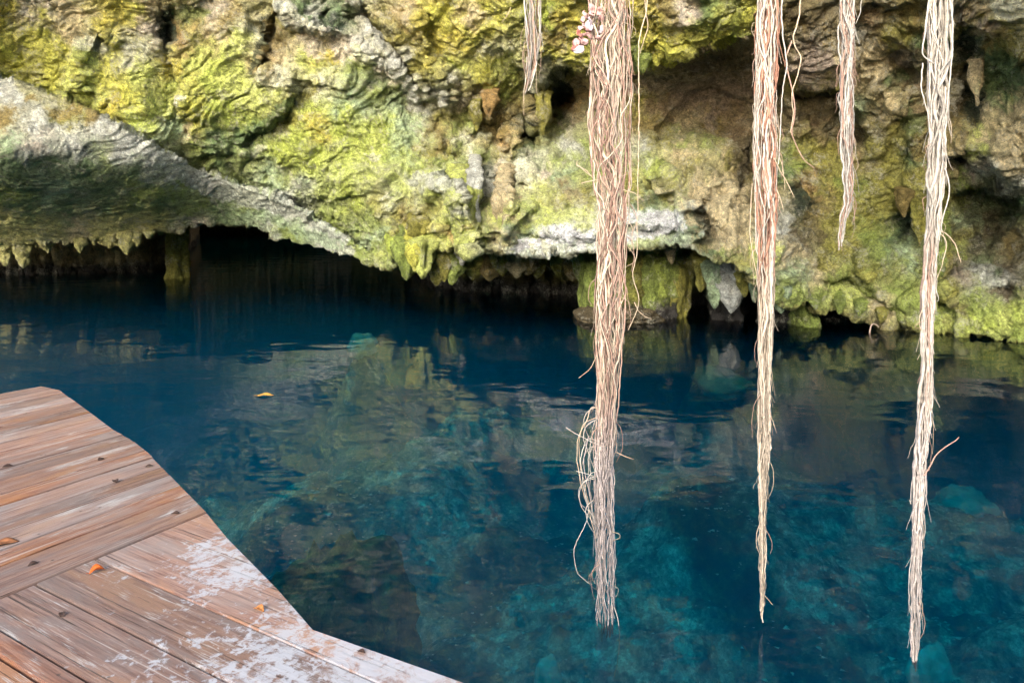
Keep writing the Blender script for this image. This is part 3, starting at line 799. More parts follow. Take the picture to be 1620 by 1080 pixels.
def build_wall():
    xs = np.arange(-262, 1902, 1.75)
    # rows: dense within the frame
    t = np.concatenate([np.linspace(-0.75, -0.03, 40), np.linspace(-0.02, 1, 290)])
    yb = np.interp(xs, yb_x, yb_y) + 3.5 * noise(np.stack([xs / 14, 0 * xs, 0 * xs], -1)) + 2 * noise(np.stack([xs / 5, 0 * xs, 0 * xs + 4], -1))
    X = np.broadcast_to(xs, (len(t), len(xs)))
    Y = t[:, None] * yb[None, :]
    D = wall_depth(X, Y)
    D = np.maximum(D, 5)
    V = P(X, Y, D)
    col = pigment(X, Y)
    # above the frame the wall bows towards the pool and ends in a rim
    top = sstep(-20, -330, Y)
    V[..., 1] -= 1.2 * top
    # underside: fold back from the lip into the hollow
    nb = 46
    s = (np.linspace(0, 1, nb + 1)[1:]) ** 1.6
    last = V[-1]
    Dl = D[-1]
    reach = np.interp(xs, [-260, 0, 250, 320, 620, 660, 740, 930, 940, 1200, 1300, 1900], [7, 7, 10, 34, 34, 12, 8, 8, 5, 4.5, 3, 3])
    und = np.zeros((nb, len(xs), 3))
    for k in range(nb):
        und[k, :, 0] = last[:, 0] * (1 + s[k] * reach / Dl)
        und[k, :, 1] = last[:, 1] + s[k] * reach
        und[k, :, 2] = last[:, 2] + 0.35 * np.minimum(1, s[k] * reach / 0.8) * (1 - np.exp(-s[k] * reach)) + 0.1 * s[k]
    V = np.concatenate([V, und], 0)
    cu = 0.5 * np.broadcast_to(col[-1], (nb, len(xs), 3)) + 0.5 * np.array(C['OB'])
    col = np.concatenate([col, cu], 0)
    # rim: the top row runs back as the ground above
    nt = 8
    topv = np.zeros((nt, len(xs), 3))
    for k in range(nt):
        f = (nt - k) / nt
        topv[k] = V[0]
        topv[k, :, 1] += 14 * f ** 1.5 + 0.3
        topv[k, :, 0] *= 1 + 0.8 * f
        topv[k, :, 2] += 0.7 * math.sin(f * 1.57)
    V = np.concatenate([topv, V], 0)
    col = np.concatenate([np.broadcast_to(np.array(C['O']), (nt, len(xs), 3)), col], 0)
    XX = np.broadcast_to(xs, Y.shape)
    dl, sl_, _t = seg_dist(XX, Y, LIP)
    slab = sstep(-4, 10, dl * sl_) * sstep(640, 560, XX)
    rel = 0.74 - 0.5 * slab * sstep(425, 385, Y)
    for (ex, ey, erx, ery, am) in ((950, 360, 170, 40, .3), (1100, 150, 100, 60, .25), (360, 130, 110, 80, .15), (1560, 480, 120, 40, .2), (200, 100, 110, 70, .12)):
        rel = rel - am * np.exp(-((XX - ex) / erx) ** 2 - ((Y - ey) / ery) ** 2)
    rel = np.concatenate([np.full((nt, len(xs)), 0.8), rel, np.full((nb, len(xs)), 0.8)], 0)
    V = rough_rock(V, 1.0, rel)
    # crisp moss crinkle in the pigment itself
    k = ridged(V * 11 + 3, 3, 0.6)
    col = col * (1 + 0.22 * k[..., None])
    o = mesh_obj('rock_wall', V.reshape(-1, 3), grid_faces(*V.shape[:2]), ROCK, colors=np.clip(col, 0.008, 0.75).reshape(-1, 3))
    return tag(o, 'mossy overhanging limestone wall around the pool', None, None, 'structure')


LIPX = np.arange(-262, 1902, 1.75)
LIPD = wall_depth(LIPX[None, :], np.interp(LIPX, yb_x, yb_y)[None, :])[0]
WALL = build_wall()

# ------------------------------------------------------------------ rock behind the overhang, down into the water
REAR = [(-300, 19), (0, 20.5), (150, 21), (240, 21.5), (290, 23), (318, 44), (620, 46), (650, 22), (690, 18), (735, 16.8), (800, 16.6), (922, 16.0), (936, 13.4), (960, 13.0), (1000, 12.9), (1085, 13.0), (1094, 14.6),
        (1116, 14.6), (1124, 12.8), (1165, 12.7), (1174, 14.6), (1198, 14.6), (1206, 12.6), (1250, 12.6), (1258, 14), (1284, 14), (1292, 12.7), (1400, 12.7), (1500, 12.3), (1620, 11.7), (1900, 11.0)]
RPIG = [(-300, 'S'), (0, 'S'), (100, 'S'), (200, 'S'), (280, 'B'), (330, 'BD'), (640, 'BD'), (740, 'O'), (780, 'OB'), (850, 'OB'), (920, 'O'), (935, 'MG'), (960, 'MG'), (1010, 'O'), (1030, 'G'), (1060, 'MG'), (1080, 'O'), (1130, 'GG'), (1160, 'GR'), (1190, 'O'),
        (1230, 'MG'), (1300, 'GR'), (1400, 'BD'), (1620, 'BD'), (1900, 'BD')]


def build_rear():
    xs = np.arange(-300, 1900, 3.0)
    rx, rd = np.array(REAR, float).T
    D = np.interp(xs, rx, rd)
    lipy = np.interp(xs, yb_x, yb_y)
    lipd = np.interp(xs, LIPX, LIPD)
    ztop = CAMZ + ray(xs, lipy)[1] * lipd + 0.32
    zs = np.linspace(0, 1, 90)
    a = (xs - CX) / F
    X = np.broadcast_to(a * D, (len(zs), len(xs)))
    Yy = np.broadcast_to(D, (len(zs), len(xs))).copy()
    Z = -5.5 + zs[:, None] * (ztop[None, :] + 5.5)
    low = sstep(-0.1, -3.0, Z)
    Yy = Yy - 1.6 * low
    V = np.stack([X, Yy, Z], -1)[::-1]
    # vertical fluting of the flowstone
    fl = ridged(V * np.array([2.6, 1.5, 0.35]) + 8, 3, 0.55)
    V = V.copy()
    V[..., 1] -= 0.2 * fl
    V = rough_rock(V, 0.8)
    px = np.array([p for p, _ in RPIG], float)
    pc = np.array([C[c] for _, c in RPIG])
    col = np.stack([np.interp(xs, px, pc[:, k]) for k in range(3)], -1)
    col = np.broadcast_to(col, V.shape).copy()
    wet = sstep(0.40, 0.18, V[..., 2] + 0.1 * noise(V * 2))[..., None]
    col = col * (1 - wet) + np.array([0.05, 0.045, 0.04]) * wet  # wet foot, also painted darker to deepen the undercut's shade
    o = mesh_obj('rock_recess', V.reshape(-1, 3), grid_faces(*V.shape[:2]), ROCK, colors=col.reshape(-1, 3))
    return tag(o, 'shadowed limestone under the overhang at the waterline', None, None, 'structure')


RECESS = build_rear()


# ------------------------------------------------------------------ stalactites and flowstone curtains (parts of the wall)
def stalactite(x0, y0, x1, y1, w, D, pig, wall=None, flat=1.0, flutes=0, up=0.5, back=0.65):
    """from pixel (x0,y0) down to its tip (x1,y1), w px wide at the top"""
    nr, nc = 34, 28
    a = P(x0, y0, D)
    b = P(x1, y1, D)
    r0 = w * 0.5 * D / F
    a = a + np.array([0, 0, up])
    t = np.linspace(0, 1, nr)
    th = np.linspace(0, 2 * math.pi, nc, endpoint=False)
    seed = x0 * 0.37 + y0 * 0.11
    tt = np.clip((t - up / (up + abs(a[2] - b[2]))) / (1 - up / (up + abs(a[2] - b[2]) + 1e-6)), 0, 1)
    bl = 2.2 + 2.2 * ((x0 * 0.618) % 1.0)
    prof = r0 * np.where(tt <= 0, 1.15, (1 - tt ** bl) ** 0.75 * (1.15 - 0.5 * tt) + 0.02)
    c = a[None, :] * (1 - t[:, None]) + b[None, :] * t[:, None]
    lean = np.clip(1 - t / max(1e-3, up / (up + abs(a[2] - up - b[2]))), 0, 1)
    c = c + np.array([a[0] / D * back, back, 0])[None] * (lean ** 0.8)[:, None]
    prof = prof * (1 - 0.45 * lean)
    V = np.zeros((nr, nc, 3))
    for i in range(nr):
        lob = 1 + (0.16 * np.cos(flutes * th + seed) + 0.1 * np.cos((flutes + 2) * th + 2 * seed) if flutes else 0)
        r = prof[i] * lob
        V[i] = c[i] + np.stack([r * np.cos(th), r * flat * np.sin(th), 0 * th], -1)
    d = 0.42 * r0 * fbm(V / (r0 * 1.2) * np.array([1, 1, 0.55]) + seed, 4, 0.6) + 0.05 * ridged(V * np.array([5, 5, 1.6]) + seed, 3)
    dirv = np.stack([np.cos(th), flat * np.sin(th), 0 * th], -1)
    V = V + dirv[None] * d[..., None] * np.minimum(1, prof / r0 + 0.25)[:, None, None]
    f = []
    for i in range(nr - 1):
        for j in range(nc):
            k = (j + 1) % nc
            f.append((i * nc + j, (i + 1) * nc + j, (i + 1) * nc + k, i * nc + k))
    col = np.broadcast_to(np.array(C[pig]), V.shape) * (1 + 0.35 * fbm(V * np.array([6, 6, 2.]) + seed, 3))[..., None]
    f.append(tuple(range((nr - 1) * nc, nr * nc))[::-1])
    f2 = np.array([q for q in f if len(q) == 4])
    return mesh_obj('stalactite', V.reshape(-1, 3), f2, ROCK, wall or WALL, colors=np.clip(col, 0.01, 0.7).reshape(-1, 3))


ST = [
    # along the far ceiling edge
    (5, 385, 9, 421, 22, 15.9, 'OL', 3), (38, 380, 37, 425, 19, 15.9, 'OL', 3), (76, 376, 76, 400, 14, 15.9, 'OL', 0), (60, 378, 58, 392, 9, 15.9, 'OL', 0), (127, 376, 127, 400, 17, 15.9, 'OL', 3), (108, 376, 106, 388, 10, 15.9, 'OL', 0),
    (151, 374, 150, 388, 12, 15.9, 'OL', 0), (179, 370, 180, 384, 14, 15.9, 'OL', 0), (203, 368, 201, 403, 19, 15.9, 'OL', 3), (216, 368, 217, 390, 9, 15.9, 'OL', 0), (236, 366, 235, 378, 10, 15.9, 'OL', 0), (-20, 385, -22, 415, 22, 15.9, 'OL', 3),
    # yellow dripstones hanging before the black opening
    (626, 378, 627, 412, 24, 13.7, 'G', 3), (645, 384, 643, 444, 34, 13.5, 'MG', 5), (672, 382, 668, 441, 34, 13.35, 'LG', 5), (657, 384, 656, 430, 22, 13.3, 'Y', 3),
    (693, 386, 691, 452, 36, 13.9, 'O', 5), (716, 386, 715, 451, 34, 13.8, 'MG', 5), (704, 388, 703, 446, 24, 13.7, 'O', 3), (730, 390, 731, 420, 14, 13.6, 'GR', 3),
    (750, 388, 748, 443, 44, 14.3, 'O', 5), (775, 388, 774, 445, 40, 14.2, 'OB', 5), (797, 392, 796, 438, 30, 14.0, 'O', 4), (815, 396, 817, 441, 26, 13.9, 'S', 4), (833, 396, 835, 436, 28, 14.0, 'OB', 4), (851, 394, 850, 441, 22, 14.2, 'O', 3),
    (868, 392, 870, 428, 22, 14.4, 'OB', 4), (886, 392, 885, 438, 24, 14.2, 'O', 4), (905, 392, 907, 446, 28, 13.9, 'OB', 4), (924, 392, 923, 462, 30, 13.5, 'MG', 5), (840, 396, 841, 424, 12, 13.4, 'S', 0), (783, 390, 785, 426, 16, 13.6, 'O', 3),
    (868, 392, 868, 411, 4, 11.7, 'W', 0), (862, 392, 862, 402, 3, 11.7, 'W', 0), (874, 392, 875, 403, 3, 11.7, 'W', 0), (843, 396, 843, 404, 4, 11.9, 'W', 0),
    # draped fins and folds above the white lip
    (726, 300, 743, 404, 40, 12.9, 'LG', 4), (752, 284, 752, 372, 16, 12.9, 'GR', 0), (802, 300, 792, 358, 24, 12.7, 'S', 3), (826, 342, 796, 384, 14, 12.3, 'S', 0), (664, 350, 660, 390, 26, 13.5, 'O', 3),
    # under the sandy nose
    (1112, 408, 1108, 462, 30, 12.0, 'O', 4), (1132, 415, 1130, 488, 30, 11.8, 'GG', 5), (1153, 418, 1156, 496, 32, 11.7, 'GR', 5), (1176, 424, 1178, 470, 22, 11.6, 'O', 4), (1196, 436, 1194, 478, 18, 11.5, 'GG', 3),
    (1066, 388, 1063, 418, 18, 12.2, 'S', 3), (1040, 386, 1040, 402, 22, 12.2, 'O', 0),
    (1236, 452, 1236, 496, 24, 11.3, 'GG', 4), (1256, 452, 1256, 490, 16, 11.4, 'MG', 3), (1216, 452, 1214, 492, 16, 11.2, 'GG', 3),
    # on the right wall
    (1457, 318, 1456, 391, 17, 11.7, 'O', 3), (1430, 300, 1430, 344, 16, 11.9, 'OB', 3), (1443, 300, 1444, 338, 12, 11.9, 'O', 0), (1490, 385, 1490, 438, 13, 11.3, 'MG', 0), (1545, 95, 1546, 168, 13, 11.0, 'S', 3),
    (1327, 478, 1328, 497, 8, 11.4, 'MG', 0), (1290, 476, 1290, 490, 12, 11.4, 'MG', 0), (1360, 488, 1359, 502, 12, 11.3, 'MG', 0), (1395, 496, 1393, 511, 12, 11.3, 'O', 0),
    # fringe of the moss bulge
    (1018, 88, 1018, 116, 22, 11.6, 'MG', 0), (1040, 84, 1040, 106, 22, 11.55, 'Y', 0), (1062, 78, 1063, 102, 20, 11.5, 'Y', 0), (1087, 76, 1088, 98, 20, 11.45, 'Y', 0), (1118, 66, 1118, 84, 24, 11.4, 'G', 0),
    (775, 150, 775, 186, 18, 14.0, 'RU', 3), (803, 195, 806, 246, 18, 14.8, 'S', 3), (858, 150, 858, 215, 18, 14.2, 'O', 3), (752, 160, 754, 208, 12, 14.2, 'O', 0),
]
for x0, y0, x1, y1, w, D, pg, fl in ST:
    stalactite(x0, y0, x1, y1, w, D, pg, flat=1.0, flutes=fl, up=0.5, back=1.0)


def pillar(x, y0, w, D, pig):
    nr, nc = 40, 32
    r0 = w * 0.5 * D / F
    top = P(x, y0, D)
    z = np.linspace(top[2] + 0.8, -1.5, nr)
    th = np.linspace(0, 2 * math.pi, nc, endpoint=False)
    V = np.zeros((nr, nc, 3))
    for i in range(nr):
        h = (z[i]) / (top[2] + 0.8)
        r = r0 * (0.95 + 2.6 * max(0, h - 0.45) ** 1.6 + 0.25 * max(0, 0.2 - h)) * (1 + 0.16 * np.cos(5 * th + 2 * h) + 0.09 * np.cos(9 * th + 1))
        V[i] = np.stack([top[0] + r * np.cos(th), D + r * np.sin(th), 0 * th + z[i]], -1)
    V += np.stack([np.cos(th), np.sin(th), 0 * th], -1)[None] * (0.12 * fbm(V * np.array([3, 3, 1.5]), 4) + 0.06 * ridged(V * np.array([6, 6, 2.]), 3))[..., None]
    f = np.array([(i * nc + j, (i + 1) * nc + j, (i + 1) * nc + (j + 1) % nc, i * nc + (j + 1) % nc) for i in range(nr - 1) for j in range(nc)])
    col = np.broadcast_to(np.array(C[pig]), V.shape) * (1 + 0.3 * fbm(V * 5, 3))[..., None]
    return mesh_obj('dripstone_pillar', V.reshape(-1, 3), f, ROCK, WALL, colors=np.clip(col, 0.01, 0.7).reshape(-1, 3))


pillar(280, 366, 27, 19.5, 'O')


# low ledges and blocks at the waterline
def boulder(name, c, r, pig, parent=None, mat=ROCK, sub=4, amp=0.25, seed=0.0, cvar=0.3):
    bm = bmesh.new()
    bmesh.ops.create_icosphere(bm, subdivisions=sub, radius=1.0)
    v = np.array([q.co[:] for q in bm.verts])
    f = np.array([[q.index for q in p.verts] for p in bm.faces])
    bm.free()
    m = max(r)
    q = v * np.array(r)
    d = 1 + amp * fbm(v * 1.3 + seed, 4) + 0.10 * ridged(v * 2.6 + seed, 3)
    V = q * d[:, None]
    o = mesh_obj(name, V, f, mat, parent, colors=np.clip(np.array(C[pig]) * (1 + cvar * fbm(v * 2 + seed, 4))[:, None], 0.01, 0.8))
    o.location = c
    return o


for (px, py, wpx, h, pg, up) in ((945, 480, 44, 0.8, 'MG', 0.3), (1030, 470, 74, 0.85, 'MG', 0.4), (1072, 476, 36, 0.75, 'O', 0.35), (1000, 494, 80, 0.16, 'BD', 0.02), (938, 494, 40, 0.16, 'BD', 0.02),
                             (1275, 500, 34, 0.35, 'MG', 0.05)):
    wl = on_plane(px, max(py + 14, 500), 0.0)
    D = wl[1]
    boulder('waterline_rock', (wl[0], D + 0.35, up), (wpx * 0.5 * D / F * 1.15, 0.6, h), pg, RECESS, sub=5, seed=px * 0.1)


# ------------------------------------------------------------------ pool bed
BUMPS = [(on_plane(573, 541, -0.5), 0.8), (on_plane(1140, 600, -0.9), 1.0)]


MOUNDS = [(2.0, 7.4, 2.0, 1.5, 1.5), (-1.1, 10.2, 1.8, 1.8, 1.5), (4.9, 8.3, 1.2, 1.2, 1.2), (0.2, 12.5, 2.2, 1.6, 1.4), (3.5, 10.5, 1.6, 1.2, 1.3), (4.2, 5.9, 1.0, 0.8, 0.8), (-3.0, 9.0, 1.4, 1.6, 1.2)]


def bed_height(x, y):
    p = np.stack([x, y, 0 * x], -1)
    z = -2.4 - 0.8 * sstep(6, 14, y) + 0 * x
    # shelf rising towards the bank below the deck and behind the viewer
    e = (x + 0.2) * 0.62 + (y - 2.6) * 0.55
    z = z + 2.0 * sstep(1.3, -0.6, e) * sstep(7.5, 4.0, y)
    z = z + 3.6 * sstep(-0.5, -6.0, y)
    # pale mound in the middle of the pool
    for mx, my, rx_, ry_, hh in MOUNDS:
        z = z + 0.7 * hh * np.exp(-(((x - mx) / rx_) ** 2 + ((y - my) / ry_) ** 2))
    for c, w in BUMPS:
        k_ = np.exp(-((x - c[0]) ** 2 + (y - c[1]) ** 2) / w ** 2)
        z = z * (1 - k_) + c[2] * k_
    z = z + 0.55 * fbm(p * 0.45, 4) + 0.07 * ridged(p * 1.1 + 3, 3) + 0.04 * fbm(p * 5, 3)
    return z


def build_bed():
    xs = np.concatenate([np.linspace(-30, -7, 40), np.linspace(-6.9, 9, 330), np.linspace(9.2, 30, 40)])
    ys = np.concatenate([np.linspace(-40, -1, 60), np.linspace(-0.9, 15, 360), np.linspace(14.2, 55, 70)])
    X, Y = np.meshgrid(xs, ys)
    Z = bed_height(X, Y)
    V = np.stack([X, Y, Z], -1)
    e = fbm(np.stack([X, Y, 0 * X], -1) * 0.7 + 40, 4)
    pale = np.array([0.80, 0.80, 0.70])
    algae = np.array([0.14, 0.20, 0.12])
    me_ = sum(0.8 * np.exp(-(((X - mx) / rx_) ** 2 + ((Y - my) / ry_) ** 2)) for mx, my, rx_, ry_, hh in MOUNDS)
    k = sstep(-0.15, 0.45, e + me_ - 0.2)[..., None]
    col = algae * (1 - k) + pale * k
    land = sstep(-0.15, 0.25, Z)[..., None]
    col = col * (1 - land) + np.array([0.3, 0.27, 0.2]) * land
    o = mesh_obj('pool_bed', V.reshape(-1, 3), grid_faces(*V.shape[:2])[:, ::-1], BED, colors=col.reshape(-1, 3))
    return tag(o, 'submerged pool bed of pale silt and algae', None, None, 'structure')


BEDO = build_bed()

# water body: a closed box, its top the pool surface
wv = [(-29, -9, -11), (29, -9, -11), (29, 54, -11), (-29, 54, -11), (-29, -9, 0), (29, -9, 0), (29, 54, 0), (-29, 54, 0)]
wf = [(3, 2, 1, 0), (4, 5, 6, 7), (0, 1, 5, 4), (1, 2, 6, 5), (2, 3, 7, 6), (3, 0, 4, 7)]
wo = mesh_obj('water', wv, wf, WATER, smooth=False)
tag(wo, 'clear deep blue pool water with faint ripples', None, None, 'structure')


# ------------------------------------------------------------------ rock rim overhead from which the roots hang
def build_rim():
    nu, nv = 120, 90
    u = np.linspace(0, 1, nu)
    v = np.linspace(0, 1, nv)
    U, W = np.meshgrid(u, v)
    th = W * 2 * math.pi
    # an arch of rock running from the right wall out over the water
    cxs = -1.2 + 16 * U
    hw = 1.0 + 0.8 * sstep(0, 0.6, U)           # half breadth front to back
    ht = (0.55 + 0.9 * U) * sstep(0, 0.08, U + 0.01)
    hw = hw * np.sqrt(sstep(0, 0.12, U + 0.004))
    X = cxs
    Yc = 3.5 + 2.2 * U
    Y = Yc + hw * np.cos(th)
    Z = 6.1 + 0.5 * U + ht * np.sin(th)
    V = np.stack([X, Y, Z], -1)
    V = rough_rock(V, 0.9)
    col = np.broadcast_to(np.array(C['GR']), V.shape) * (1 + 0.4 * fbm(V * 1.5, 4))[..., None]
    o = mesh_obj('rock_rim', V.reshape(-1, 3), grid_faces(*V.shape[:2]), ROCK, colors=np.clip(col, .02, .7).reshape(-1, 3))
    return tag(o, 'limestone rim arching over the pool above the roots', None, None, 'structure')


build_rim()

# ------------------------------------------------------------------ wooden deck
DZ = 0.45
dpl = lambda px, py: on_plane(px, py, DZ)[:2]
b0, b1 = dpl(0, 945), dpl(327, 810)
udir = (b1 - b0) / np.linalg.norm(b1 - b0)
vdir = np.array([udir[1], -udir[0]])
# the two runs of boards are square to each other
OUT = [dpl(740, 1080), dpl(495, 994), dpl(440, 931), dpl(360, 850), dpl(327, 810), dpl(275, 758), dpl(235, 716), dpl(205, 693), dpl(185, 683), dpl(140, 650), dpl(95, 617), dpl(65, 611), dpl(0, 623)]
last = OUT[-1]
OUT += [last - 3.6 * udir * 0.6 + np.array([-1.6, -0.4]), np.array([-7.0, -2.0]), np.array([1.8, -2.0]), OUT[0] + 2.2 * vdir]


def clip_poly(poly, n, c):
    """keep the part with n.p <= c"""
    out = []
    for i in range(len(poly)):
        a, b = poly[i], poly[(i + 1) % len(poly)]
        da, db = n @ a - c, n @ b - c
        if da <= 0:
            out.append(a)
        if (da < 0) != (db < 0):
            t = da / (da - db)
            out.append(a + t * (b - a))
    return out


deck = empty('wooden_deck', (-2.5, 2.0, 0.0))
tag(deck, 'weathered brown wooden deck with worn white paint at its corner', 'deck')


def plank(poly, axis, seed):
    """poly in plan, axis = direction of the grain"""
    if len(poly) < 3:
        return
    poly = np.array(poly)
    area = 0.5 * np.sum(poly[:, 0] * np.roll(poly[:, 1], -1) - np.roll(poly[:, 0], -1) * poly[:, 1])
    if abs(area) < 0.004:
        return
    if area < 0:
        poly = poly[::-1]
    ctr = poly.mean(0)
    ang = math.atan2(axis[1], axis[0])
    ca, sa = math.cos(-ang), math.sin(-ang)
    loc = [((p - ctr)[0] * ca - (p - ctr)[1] * sa, (p - ctr)[0] * sa + (p - ctr)[1] * ca) for p in poly]
    bm = bmesh.new()
    # drop coincident points
    pts = []
    for p in loc:
        if not pts or math.hypot(p[0] - pts[-1][0], p[1] - pts[-1][1]) > 0.004:
            pts.append(p)
    if math.hypot(pts[0][0] - pts[-1][0], pts[0][1] - pts[-1][1]) < 0.004:
        pts.pop()
    fc = bm.faces.new([bm.verts.new((x, y, 0)) for x, y in pts])
    ex = bmesh.ops.extrude_face_region(bm, geom=[fc])
    top = [e for e in ex['geom'] if isinstance(e, bmesh.types.BMVert)]
    for q in top:
        q.co.z += 0.045
    bmesh.ops.recalc_face_normals(bm, faces=bm.faces)
    te = [e for e in bm.edges if all(w.co.z > 0.04 for w in e.verts)]
    bmesh.ops.bevel(bm, geom=te, offset=0.003, segments=2, affect='EDGES', clamp_overlap=True)
    me = bpy.data.meshes.new('deck_plank')
    bm.to_mesh(me)
    bm.free()
    me.materials.append(WOOD)
    o = bpy.data.objects.new('deck_plank', me)
    COL.objects.link(o)
    r = random.Random(seed)
    o.rotation_euler = (r.uniform(-.006, .006), 0, ang)
    o.parent = deck
    o.location = (ctr[0] + 2.5, ctr[1] - 2.0, DZ - 0.045 + r.uniform(-.003, .003))
    return o


k0 = vdir @ b0                      # coordinate of the seam along vdir
# far section: boards along udir, stepping away from the seam
edges = [k0 - 0.002]
wd = [0.27, 0.155, 0.19, 0.16, 0.20, 0.15, 0.22, 0.20, 0.15, 0.17, 0.19, 0.2, 0.18, 0.2, 0.19, 0.2, 0.21, 0.2, 0.19, 0.2, 0.2, 0.2, 0.2, 0.2]
for w in wd:
    edges.append(edges[-1] - w)
# seam runs to the far-right edge only; the near section lies on its positive side
for i in range(len(edges) - 1):
    pl = clip_poly(OUT, vdir, edges[i] - 0.004)
    pl = clip_poly(pl, -vdir, -(edges[i + 1] + 0.004)) if pl else pl
    if pl:
        plank(pl, udir, i)
# near section: boards square to them
near = clip_poly(OUT, -vdir, -(k0 + 0.006))
us = sorted([udir @ dpl(*q) for q in ((160, 885), (64, 927), (0, 994), (0, 1040))])
# line positions along udir of the visible joints
a1 = udir @ dpl(350 * .457, 600 + 630 * .457)
a2 = udir @ dpl(140 * .457, 600 + 715 * .457)
a3 = udir @ dpl(0, 600 + 865 * .457)
a4 = udir @ dpl(0, 600 + 960 * .457)
cuts = [a1 + 0.9, a1, a2, a3, a4]
while cuts[-1] > udir @ np.array([-1.0, -2.6]):
    cuts.append(cuts[-1] - 0.2)
for i in range(len(cuts) - 1):
    gp = 0.004 if i < 2 else 0.006
    pl = clip_poly(near, udir, cuts[i] - gp)
    pl = clip_poly(pl, -udir, -(cuts[i + 1] + gp)) if pl else pl
    if pl:
        plank(pl, vdir, 50 + i)
print('DECK', udir, vdir, cuts[:6], edges[:4])


def beam(name, a, b, w, h):
    a, b = np.array(a, float), np.array(b, float)
    L = np.linalg.norm(b - a)
    bm = bmesh.new()
    bmesh.ops.create_cube(bm, size=1)
    bmesh.ops.scale(bm, vec=(L, w, h), verts=bm.verts)
    bmesh.ops.bevel(bm, geom=bm.edges[:], offset=0.008, segments=1, affect='EDGES')
    me = bpy.data.meshes.new(name)
    bm.to_mesh(me)
    bm.free()
    me.materials.append(WOOD)
    o = bpy.data.objects.new(name, me)
    COL.objects.link(o)
    o.parent = deck
    m = (a + b) / 2
    o.location = (m[0] + 2.5, m[1] - 2.0, m[2])
    d = Vector(b - a)
    o.rotation_euler = d.to_track_quat('X', 'Z').to_euler()
    return o


inset = [np.array([-0.95, 2.35]), np.array([-1.85, 3.5]), np.array([-2.75, 4.55]), np.array([-3.9, 5.7]), np.array([-0.2, 1.95])]
for q in inset:
    zb = float(bed_height(np.array([q[0]]), np.array([q[1]]))[0])
    beam('post', (q[0], q[1], zb - 0.2), (q[0], q[1], DZ - 0.05), 0.12, 0.12)
for a, b in ((0, 1), (1, 2), (2, 3), (4, 0)):
    beam('joist', (*inset[a], DZ - 0.10), (*inset[b], DZ - 0.10), 0.06, 0.11)
beam('joist', (-6.3, -1.2, DZ - 0.10), (-4.6, 4.6, DZ - 0.10), 0.06, 0.11)
beam('joist', (-6.3, -1.4, DZ - 0.10), (1.3, -1.4, DZ - 0.10), 0.06, 0.11)


# ------------------------------------------------------------------ hanging aerial roots
def tube(path, rad, sides=5):
    path = np.asarray(path)
    n = len(path)
    tan = np.gradient(path, axis=0)
    tan /= np.linalg.norm(tan, axis=1)[:, None] + 1e-9
    ref = np.array([0.3, 1.0, 0.1])
    s1 = np.cross(tan, ref)
    s1 /= np.linalg.norm(s1, axis=1)[:, None] + 1e-9
    s2 = np.cross(tan, s1)
    rad = np.broadcast_to(rad, (n,))
    th = np.linspace(0, 2 * math.pi, sides, endpoint=False)
    V = path[:, None, :] + rad[:, None, None] * (np.cos(th)[None, :, None] * s1[:, None, :] + np.sin(th)[None, :, None] * s2[:, None, :])
    i, j = np.meshgrid(np.arange(n - 1), np.arange(sides), indexing='ij')
    k = (j + 1) % sides
    f = np.stack([i * sides + j, i * sides + k, (i + 1) * sides + k, (i + 1) * sides + j], -1).reshape(-1, 4)
    return V.reshape(-1, 3), f


def wobble(s, seed, amp, wl):
    p = np.stack([s / wl, 0 * s + seed * 3.7, 0 * s], -1)
    return amp * (noise(p) + 0.5 * noise(p * 2.3 + 5) + 0.25 * noise(p * 6 + 9))


CREAM = np.array([0.54, 0.423, 0.297])
WHITE = np.array([0.52, 0.485, 0.43])
PINK = np.array([0.442, 0.285, 0.221])
RED = np.array([0.368, 0.143, 0.074])
LILAC = np.array([0.495, 0.414, 0.405])


